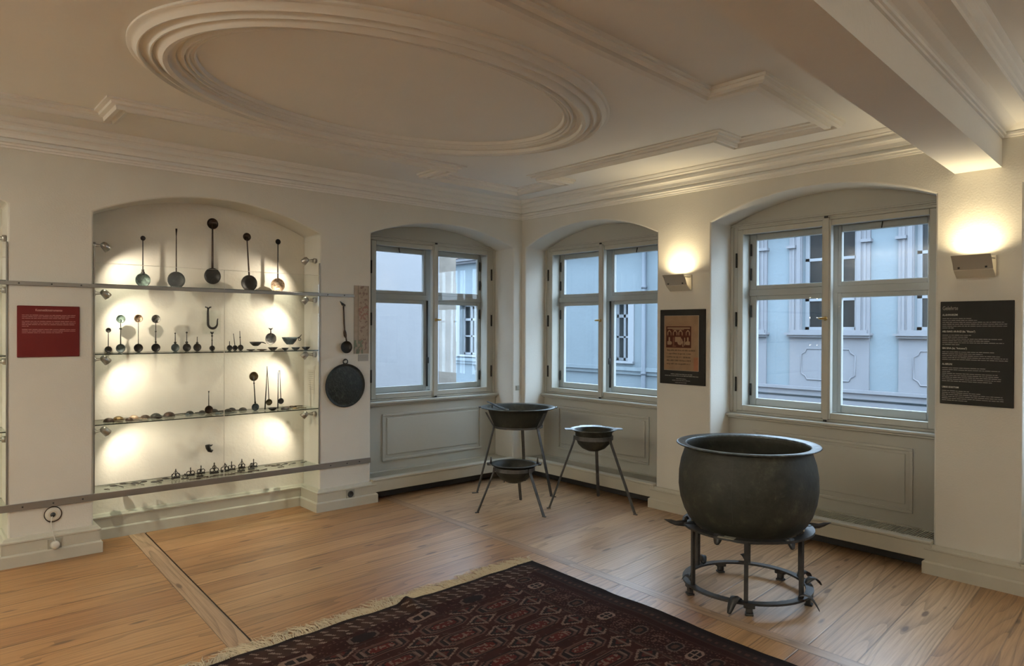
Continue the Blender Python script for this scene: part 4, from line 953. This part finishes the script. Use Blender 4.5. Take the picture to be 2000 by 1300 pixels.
# right tripod
c3 = (-.392, -1.386); f3 = [(-.740, -1.191), (-.345, -1.811), (-.085, -1.170)]
tripod('slender iron tripod standing right of the tall one', c3, f3, .165, .622, .034, .011)
t = thing('lobed_basin', 'basin with pale lobed flat rim on the slender right tripod', 'basin', (c3[0], c3[1], .50))
mb = MB(); mb.lathe([(0, .482), (.05, .487), (.10, .510), (.138, .548), (.157, .595), (.162, .650), (.185, .668), (.185, .6720), (.157, .668), (.150, .60), (.130, .555), (.095, .520), (.045, .497), (0, .492)], 48, T(c3[0], c3[1], 0)); mb.build('body', 'cauldron', t)
C3 = Vector((c3[0], c3[1], 0)); mb = MB(); n = 72; vs = []
for k in range(n):
    a = 2*PI*k/n; u = Vector((math.cos(a), math.sin(a), 0)); ro = .204
    for ca, w_, ex in ((math.atan2(-cr.y, -cr.x), .22, .050), (math.atan2(cr.y, cr.x), .20, .050), (math.atan2(fw.y, fw.x), .50, .030), (math.atan2(-fw.y, -fw.x), .5, .0)):
        dd = abs((a-ca+PI) % (2*PI)-PI)
        if dd < w_: ro = .204+ex
    for r_, z_ in ((.170, .674), (ro, .680), (ro, .675), (.170, .669)): vs.append(C3+u*r_+Vector((0, 0, z_)))
mb.add(vs, [(k*4+i, ((k+1) % n)*4+i, ((k+1) % n)*4+(i+1) % 4, k*4+(i+1) % 4) for k in range(n) for i in range(4)]); mb.build('rim', 'rim_metal', t)

# ------------------------------------------------------------------ big cauldron on its ring stand
cc_ = (-1.212, -3.345); CC = Vector((cc_[0], cc_[1], 0))
t = thing('ring_stand', 'iron stand of two rings with spikes and leaf ornaments under the big cauldron', 'stand', (cc_[0], cc_[1], 0))
def flatring(z, ri, ro, h):
    mb = MB(); mb.lathe([(ri, z), (ro, z), (ro, z+h), (ri, z+h), (ri, z)], 72, T(cc_[0], cc_[1], 0), smooth=False); return mb
flatring(.058, .325, .368, .012).build('lower_ring', 'iron_dark', t)
flatring(.395, .318, .372, .012).build('upper_ring', 'iron_dark', t)
pang = [math.atan2(y-cc_[1], x-cc_[0]) for x, y in ((-1.492, -3.192), (-1.20, -3.02), (-1.491, -3.506), (-.911, -3.184), (-.948, -3.514), (-1.228, -3.674))]
for a in pang:
    u = Vector((math.cos(a), math.sin(a), 0)); sd = Vector((-u.y, u.x, 0)); p = CC+u*.344
    mb = MB(); vs = []
    for z_ in (.070, .395):
        for s1, s2 in ((-1, -1), (1, -1), (1, 1), (-1, 1)): vs.append(p+sd*s1*.0115+u*s2*.009+Vector((0, 0, z_)))
    mb.add(vs, [(i, (i+1) % 4, (i+1) % 4+4, i+4) for i in range(4)]+[(3, 2, 1, 0), (4, 5, 6, 7)]); mb.build('post', 'iron_dark', t)
va = math.atan2(-fw.y, -fw.x)    # towards the camera
def leafshape(mb, base, dirv, L_, w, drop, th=.006):
    up = Vector((0, 0, 1)); side = dirv.cross(up).normalized(); n = 9; vs = []
    for i in range(n):
        f = i/(n-1); c0 = base+dirv*L_*f+up*(drop*f*f+.03*math.sin(PI*f)); ww = w*math.sqrt(max(0, math.sin(PI*(.08+.86*f))))+.001
        for q1, q2 in ((-1, 0), (0, 1), (1, 0), (0, -1)): vs.append(c0+side*q1*ww+up*q2*th)
    mb.add(vs, [(i*4+j, i*4+(j+1) % 4, (i+1)*4+(j+1) % 4, (i+1)*4+j) for i in range(n-1) for j in range(4)]+[(0, 1, 2, 3), tuple((n-1)*4+k for k in (3, 2, 1, 0))], True)
for a, L_, dz in ((va+1.15+.25, .10, -.02), (va-.42, .095, -.055), (va+.62, .105, -.060), (va+1.72, .12, -.035), (va-1.5, .05, .0), (va+PI-.35, .07, .02), (va+PI+.55, .07, .02)):
    u = Vector((math.cos(a), math.sin(a), 0)); mb = MB()
    leafshape(mb, CC+u*.335+Vector((0, 0, .076)), (u+Vector((-u.y, u.x, 0))*.55*(1 if math.sin(a-va) > 0 else -1)).normalized(), L_*1.05, .027, dz); mb.build('leaf_ornament', 'iron_dark', t)
for a in (va-1.62, va+1.50):
    u = Vector((math.cos(a), math.sin(a), 0)); mb = MB(); b_ = CC+u*.36+Vector((0, 0, .402))
    mb.tube([b_-u*.01, b_+u*.055, b_+u*.085+Vector((0, 0, .010)), b_+u*.125+Vector((0, 0, .022))], [.020, .014, .012, .001], 8, flat=.5)
    mb.lathe([(0, -.008), (.035, -.006), (.045, .004), (.030, .012), (0, .014)], 20, T(*(CC+u*.335+Vector((0, 0, .400))))); mb.build('spike', 'iron_dark', t)
for a in (va-.75, va+.35, va-1.9, va+PI+.1):
    u = Vector((math.cos(a), math.sin(a), 0)); mb = MB(); leafshape(mb, CC+u*.325+Vector((0, 0, .390)), u, .055, .030, -.022); mb.build('leaf_ornament', 'iron_dark', t)
for a in (va-.28, va+.98, va+2.2, va-1.45, va+PI+.15, va-2.2):
    u = Vector((math.cos(a), math.sin(a), 0)); mb = MB(); MM = T(*(CC+u*.346)) @ RZ(a)
    mb.box((-.020, -.030, .040), (.020, .030, .060), MM); mb.box((-.013, -.018, .012), (.013, .018, .040), MM); mb.box((-.020, -.022, 0), (.022, .022, .012), MM)
    o = mb.build('foot', 'iron_dark', t); bevel(o, .003, 1)
mb = MB(); u = Vector((math.cos(va-.62), math.sin(va-.62), 0)); mb.box((-.012, -.045, .382), (.030, .045, .386), T(*(CC+u*.350)) @ RZ(va-.62) @ T(0, 0, .026)); mb.build('small_plate', 'grey_plastic', t)
t = thing('great_cauldron', 'huge bulging dark bronze cauldron with wide rim on the ring stand', 'cauldron', (cc_[0], cc_[1], .36))
out_ = [(0, .318), (.10, .322), (.18, .336), (.245, .362), (.300, .402), (.335, .440), (.362, .490), (.383, .555), (.394, .63), (.392, .71), (.380, .78), (.362, .835), (.354, .862), (.360, .870)]
inn_ = [(.352, .872), (.346, .862), (.354, .83), (.372, .775), (.384, .71), (.386, .63), (.375, .56), (.354, .497), (.328, .447), (.294, .412), (.24, .373), (.176, .347), (0, .330)]
mb = MB(); mb.lathe(out_+inn_, 96, T(cc_[0], cc_[1], 0)); mb.build('body', 'cauldron', t)
mb = MB(); mb.lathe([(.350, .868), (.400, .872), (.408, .8765), (.406, .882), (.398, .883), (.356, .878), (.350, .876), (.350, .868)], 96, T(cc_[0], cc_[1], 0)); o = mb.build('rim', 'rim_metal', t); o['label'] = 'lighter worn flat rim'
mb = MB(); u = Vector((math.cos(va-.55), math.sin(va-.55), 0)); pr_ = [(r+.0015, z) for r, z in out_ if .44 < z < .85]
sd = Vector((-u.y, u.x, 0)); vs = []
for r, z_ in pr_:
    for q in (-.010, .010): vs.append(CC+u*math.sqrt(r*r-q*q)+sd*q+Vector((0, 0, z_)))
    for q in (.010, -.010): vs.append(CC+u*(math.sqrt(r*r-q*q)-.004)+sd*q+Vector((0, 0, z_)))
k = len(pr_); mb.add(vs, [(i*4+j, i*4+(j+1) % 4, (i+1)*4+(j+1) % 4, (i+1)*4+j) for i in range(k-1) for j in range(4)]+[(0, 1, 2, 3), ((k-1)*4+3, (k-1)*4+2, (k-1)*4+1, (k-1)*4)]); mb.build('seam', 'cauldron', t)

# ------------------------------------------------------------------ rug
t = thing('oriental_rug', 'dark red patterned oriental rug with pale fringe on the floorboards', 'rug', (-3.0, -3.6, 0))
RW, RL = 2.50, 3.25
def rpos(u, v, z=.009):   # u metres in from the right edge, v metres from the top edge
    x = -1.815-u-.038*v; y = -2.125-v-.052*u
    w = .004*nz(x*3, y*3)+.003*nz(x*9, y*9)
    bump = .030*math.exp(-((u-1.02)/.035)**2)*math.exp(-(v/.22)**2)+.010*max(0, nz(u*5, 3.3))*math.exp(-(v/.1)**2)
    wob = .014*nz(v*2.2, 7.7)*math.exp(-(u/.12)**2)+.020*math.exp(-((v-1.02)/.16)**2)*math.exp(-(u/.2)**2)
    return (x+wob, y+.006*nz(u*6, 1.1)*math.exp(-(v/.1)**2), z+max(-.003, w)+bump)
dk = np.array([.010, .006, .006]); fld = np.array([.026, .0065, .004]); redc = np.array([.062, .010, .007]); pale = np.array([.15, .105, .085]); mid = np.array([.06, .032, .026]); brn = np.array([.055, .026, .018])
def hexd(dx, dy, a, b): dx, dy = abs(dx)/a, abs(dy)/b; return max(dx*.0+dy, dx*.72+dy*.55 if dx > .3 else 0, dx)
def rugc(u, v):
    n = nz(u*14, v*14); n2 = nz(u*90, v*90)
    c_ = fld*(1+.35*n)
    if u < .045: return dk*(1.1+.3*n)
    if v < .030: return dk*(1.3+.3*n)
    if v < .155 and u > .09:                     # end band: slanting dashes
        k = ((u+v*1.3)*1/.075) % 1
        row = int(v/.062)
        k = ((u+v*.9+row*.037)/.072) % 1
        if k < .24 and (v % .062) > .014: return np.array([.17, .135, .115])*(1+.4*n2)
        return brn*(.6+.3*n)
    if u < .115:
        if abs((v/.042) % 1-.5) < .22 and .068 < u < .092: return mid*(1+.3*n2)
        return dk*2.0
    if u < .165: return fld*.8 if u > .124 else mid*.6
    hu = None
    if u < .395:
        if u > .375 or u < .175: return mid*.55
        i = round((v-.22)/.115); dv = v-(.22+i*.115); q = hexd(u-.275, dv, .056, .036)
        white = (i % 5 == 1)
        if i >= 0:
            if white and q < 1: return pale*1.3 if (q > .70 or abs(u-.275) < .006 or abs(dv) < .005) else dk
            if i % 2 == 0 and q < 1: return pale*.55 if q > .80 else (dk if q > .45 else brn)
            if not white and i % 2 and q < 1:
                if nz(u*70, v*70) > .12: return mid*1.4
        if ((u*31+v*17) % 1 < .09) or nz(u*60, v*60, 5) > .36: return mid*1.2
        return c_*.8
    if v < .30:
        i = round((u-.70)/.36); du = u-(.70+i*.36); q = hexd(du, v-.235, .085, .040)
        if q < 1:
            if i % 2 == 0: return (pale*.55 if q > .8 and abs(du) > .04 else dk)
            return pale*1.1 if (q > .6 or abs(du) < .01) else dk
        if abs(v-.29) < .006: return mid*.6
        if nz(u*60, v*60, 5) > .34: return mid
        return c_*.8
    # field: rows of guls
    iu = round((u-.635)/.385); du = u-(.635+iu*.385); iv = round((v-.396)/.168); dv = v-(.396+iv*.168); q = hexd(du, dv, .150, .056)
    if q < 1:
        if q > .90: return mid*1.3
        if q > .80: return dk
        if abs(du) > .098: return pale*.75 if int((abs(du)-.098)/.012) % 2 == 0 and abs(dv) < .035 else dk
        if q > .60: return mid*1.1 if abs(du) > .05 else brn
        if q > .50: return dk
        if nz(u*55, v*55, 2) > .12: return pale*.8
        return redc*(1+.3*n2)
    iu = round((u-.827+.385)/.385); du = u-(.827-.385+iu*.385); iv = round((v-.480)/.168); dv = v-(.480+iv*.168)
    q = abs(du)/.105+abs(dv)/.062
    if q < 1:
        zig = .012*abs(((du/.035) % 1)-.5)
        if q > .76+zig*4: return pale*.95 if nz(u*50, v*50, 3) > -.25 else brn
        if abs(du) < .007: return pale*.7
        if q > .45: return dk
        return redc*.9 if (int(du/.02)+int(dv/.012)) % 2 else brn
    if nz(u*40, v*40, 8) > .38: return mid*.8
    return c_
nu, nv = 330, 430
g = grid_mesh('woven_field', nu, nv, lambda a, b: rpos(a*RW, b*RL), lambda a, b: rugc(a*RW, b*RL)*np.array([.70, .66, .62]), 'rug', t, smooth=True)
mb = MB()
def edge(p, q):
    n = len(mb.v); mb.v += [p, q, (q[0], q[1], .001), (p[0], p[1], .001)]; mb.f.append((n, n+1, n+2, n+3)); mb.sm.append(False)
for i in range(200):
    edge(rpos(0, RL*i/200), rpos(0, RL*(i+1)/200)); edge(rpos(RW*i/200, 0), rpos(RW*(i+1)/200, 0))
o = mb.build('bound_edge', 'dark_board', t)
mb = MB(); rr = random.Random(5); N_ = 820
for i in range(N_):
    u = RW*(i+rr.random())/N_; L_ = rr.uniform(.075, .15)*(1+.4*nz(u*4, 2.2)); p = Vector(rpos(u, .004)); p.z = .007+rr.random()*.004
    cur = nz(u*5, 9.1)*.9+rr.uniform(-.5, .5); d_ = Vector((cur*.75, 1, 0)).normalized(); b2 = rr.uniform(-.6, .6)+cur
    p1 = p+d_*L_*.35+Vector((0, 0, rr.random()*.006)); p2 = p1+Vector((b2*.6, 1, 0)).normalized()*L_*.35; p3 = p2+Vector((b2*1.6, .7, 0)).normalized()*L_*.35
    p2.z = .004+rr.random()*.005; p3.z = .002+rr.random()*.003; w = rr.uniform(.0014, .0026)
    mb.tube([p, p1, p2, p3], [w, w, w, w*.5], 4, caps=False)
o = mb.build('fringe', 'fringe', t, recalc=False); o['kind'] = 'stuff'

# ------------------------------------------------------------------ outside: street, buildings
XF = 7.0
B = thing('street_building', 'pale blue house across the street with grey framed windows', 'building', (XF+2, 0, -3.6))
wins = [(-.07, .46, 1.54, 3.30), (-1.88, .46, 1.54, 3.30), (-3.7, .46, 1.54, 3.30), (1.74, .46, 1.54, 3.30), (-5.5, .46, 1.54, 3.30)]
awins = [(4.52, .22, .865, 2.24), (10.02, .36, .83, 2.24), (7.2, .36, .83, 2.24)]
mb = MB()
def fslab(y0, y1, z0, z1): mb.box((XF, y0, z0), (XF+.3, y1, z1))
allw = sorted([(y-w, y+w, z0, z1) for y, w, z0, z1 in wins+awins])
y = -9.
for a, b, z0, z1 in allw:
    fslab(y, a, -3.6, 3.42); fslab(a, b, -3.6, z0); fslab(a, b, z1, 3.42); y = b
fslab(y, 16, -3.6, 3.42); mb.box((XF+.3, -9, -3.6), (XF+.35, 16, 3.42)); mb.box((XF+.3, -9, -3.6), (XF+5, -8.7, 3.42)); mb.box((XF+.3, 15.7, -3.6), (XF+5, 16, 3.42))
mb.build('facade', 'bluewall', B)
mb = MB(); mb.box((XF-.25, -9.2, 3.42), (XF+.3, 16.2, 3.50)); mb.box((XF-.15, -9.2, 3.36), (XF, 16.2, 3.42)); mb.build('eaves_cornice', 'trimgrey', B)
mb = MB(); mb.add([(XF-.3, -9.3, 3.50), (XF-.3, 16.3, 3.50), (XF+5, 16.3, 5.6), (XF+5, -9.3, 5.6), (XF+5, -9.3, 3.5), (XF+5, 16.3, 3.5)], [(0, 1, 2, 3), (0, 3, 4), (1, 5, 2), (0, 4, 5, 1)]); mb.build('roof', 'rooftile', B)
for (y, w, z0, z1) in wins:
    f = MB()
    for a, b in ((y-w, y-w+.07), (y+w-.07, y+w), (y-.03, y+.03)): f.box((XF+.10, a, z0), (XF+.16, b, z1))
    for a, b in ((z0, z0+.07), (z0+.52, z0+.57), (z0+1.22, z0+1.27), (z1-.07, z1)): f.box((XF+.10, y-w, a), (XF+.16, y+w, b))
    wf = f.build('facade_window', 'fwin', B)
    f = MB(); f.box((XF+.13, y-w+.02, z0+.02), (XF+.14, y+w-.02, z1-.02)); f.build('pane', 'darkpane', wf)
    f = MB()
    for sg in (-1, 1):
        f.box((XF-.04, y+sg*w, z0-.06), (XF, y+sg*(w+.23), z1+.1)); f.box((XF-.06, y+sg*(w+.02), z0-.05), (XF, y+sg*(w+.09), z1+.1)); f.box((XF-.055, y+sg*(w+.13), z0-.02), (XF, y+sg*(w+.17), z1+.1))
        f.box((XF-.10, y+sg*(w+.10), z1-.30), (XF, y+sg*(w+.26), z1-.25))
    f.box((XF-.04, y-w-.23, z1), (XF, y+w+.23, z1+.12))
    f.box((XF-.14, y-w-.27, z0-.07), (XF, y+w+.27, z0-.035)); f.box((XF-.10, y-w-.24, z0-.11), (XF, y+w+.24, z0-.07)); f.box((XF-.068, y-w-.2, z0-.035), (XF+.1, y+w+.2, z0+.02))
    # panel below sill with notched inner field
    f.box((XF-.03, y-w-.22, .56), (XF, y+w+.22, z0-.11))
    f.build('window_surround', 'trimgrey', wf)
    g_ = MB(); a_, b_, c_, d_ = y-.46, y+.46, .70, 1.235; k = .10
    pts = [(a_+k, c_), (b_-k, c_), (b_-k*.7, c_+k*.6), (b_, c_+k), (b_, d_-k), (b_-k*.7, d_-k*.6), (b_-k, d_), (a_+k, d_), (a_+k*.7, d_-k*.6), (a_, d_-k), (a_, c_+k), (a_+k*.7, c_+k*.6)]
    g_.tube([(XF-.034, p, q) for p, q in pts], .014, 6, closed=True, up=(1, 0, 0)); g_.build('panel_moulding', 'trimgrey', wf)
for (y, w, z0, z1) in awins:
    f = MB()
    for a, b in ((y-w, y-w+.05), (y+w-.05, y+w), (y-.03, y+.03)): f.box((XF+.14, a, z0), (XF+.20, b, z1))
    for a, b in ((z0, z0+.06), (z0+.50, z0+.54), (z0+.95, z0+1.02), (z1-.06, z1)): f.box((XF+.14, y-w, a), (XF+.20, y+w, b))
    wf = f.build('facade_window', 'fwin', B)
    f = MB(); f.box((XF+.17, y-w+.02, z0+.02), (XF+.18, y+w-.02, z1-.02)); f.build('pane', 'darkpane', wf)
    f = MB()
    for sg in (-1, 1): f.box((XF-.02, y+sg*w, z0), (XF, y+sg*(w+.16), z1+.14))
    f.box((XF-.02, y-w, z1), (XF, y+w, z1+.14)); f.box((XF-.08, y-w-.18, z0-.05), (XF+.1, y+w+.18, z0)); f.build('window_surround', 'fwin', wf)
mb = MB(); mb.box((XF-.09, 2.6, .66), (XF, 16, .74)); mb.box((XF-.05, 2.6, .58), (XF, 16, .66)); mb.build('string_course', 'bluewall', B)
mb = MB(); mb.box((XF-.12, -9, .52), (XF, 2.6, .57)); mb.box((XF-.08, -9, .42), (XF, 2.6, .52)); mb.box((XF-.05, -9, .30), (XF, 2.6, .38)); mb.box((XF-.03, -9, .05), (XF, 2.6, .12)); mb.build('string_course', 'trimgrey', B)
t = thing('downpipe', 'grey rain downpipe on the blue house across the street', 'drainpipe', (XF-.08, 3.81, -3.6))
mb = MB(); mb.tube([(XF-.09, 3.81, -3.6), (XF-.09, 3.81, 3.36)], .05, 12); mb.build('pipe', 'zinc', t)
for z_ in (.62, 2.45):
    mb = MB(); mb.tube([(XF-.09, 3.81, z_-.03), (XF-.09, 3.81, z_+.03)], .062, 12); mb.tube([(XF-.09, 3.81, z_), (XF, 3.81, z_)], .015, 6); mb.build('pipe_clamp', 'zinc', t)
t = thing('neighbour_building', 'plain whitish firewall of the neighbouring house with a peeling corner', 'building', (-3, 6, -3.6))
mb = MB(); mb.box((-12, 4.0, -3.6), (1.76, 9, 6.5)); mb.build('firewall', 'greywall', t)
mb = MB(); mb.box((1.7601, 3.995, -3.6), (2.09, 9, 6.5))
rr = random.Random(8); z_ = -3.6
while z_ < 6.3:
    h = rr.uniform(.12, .30); mb.box((2.09, 4.0, z_), (2.09+rr.uniform(.0, .03), 4.3, z_+h)); z_ += h
mb.build('peeling_corner', 'peeled', t)
mb = MB(); mb.box((-40, -40, -3.75), (60, 60, -3.6)); g = mb.build('street_ground', 'asphalt'); struct(g)

for o in list(bpy.data.objects): clean(o)
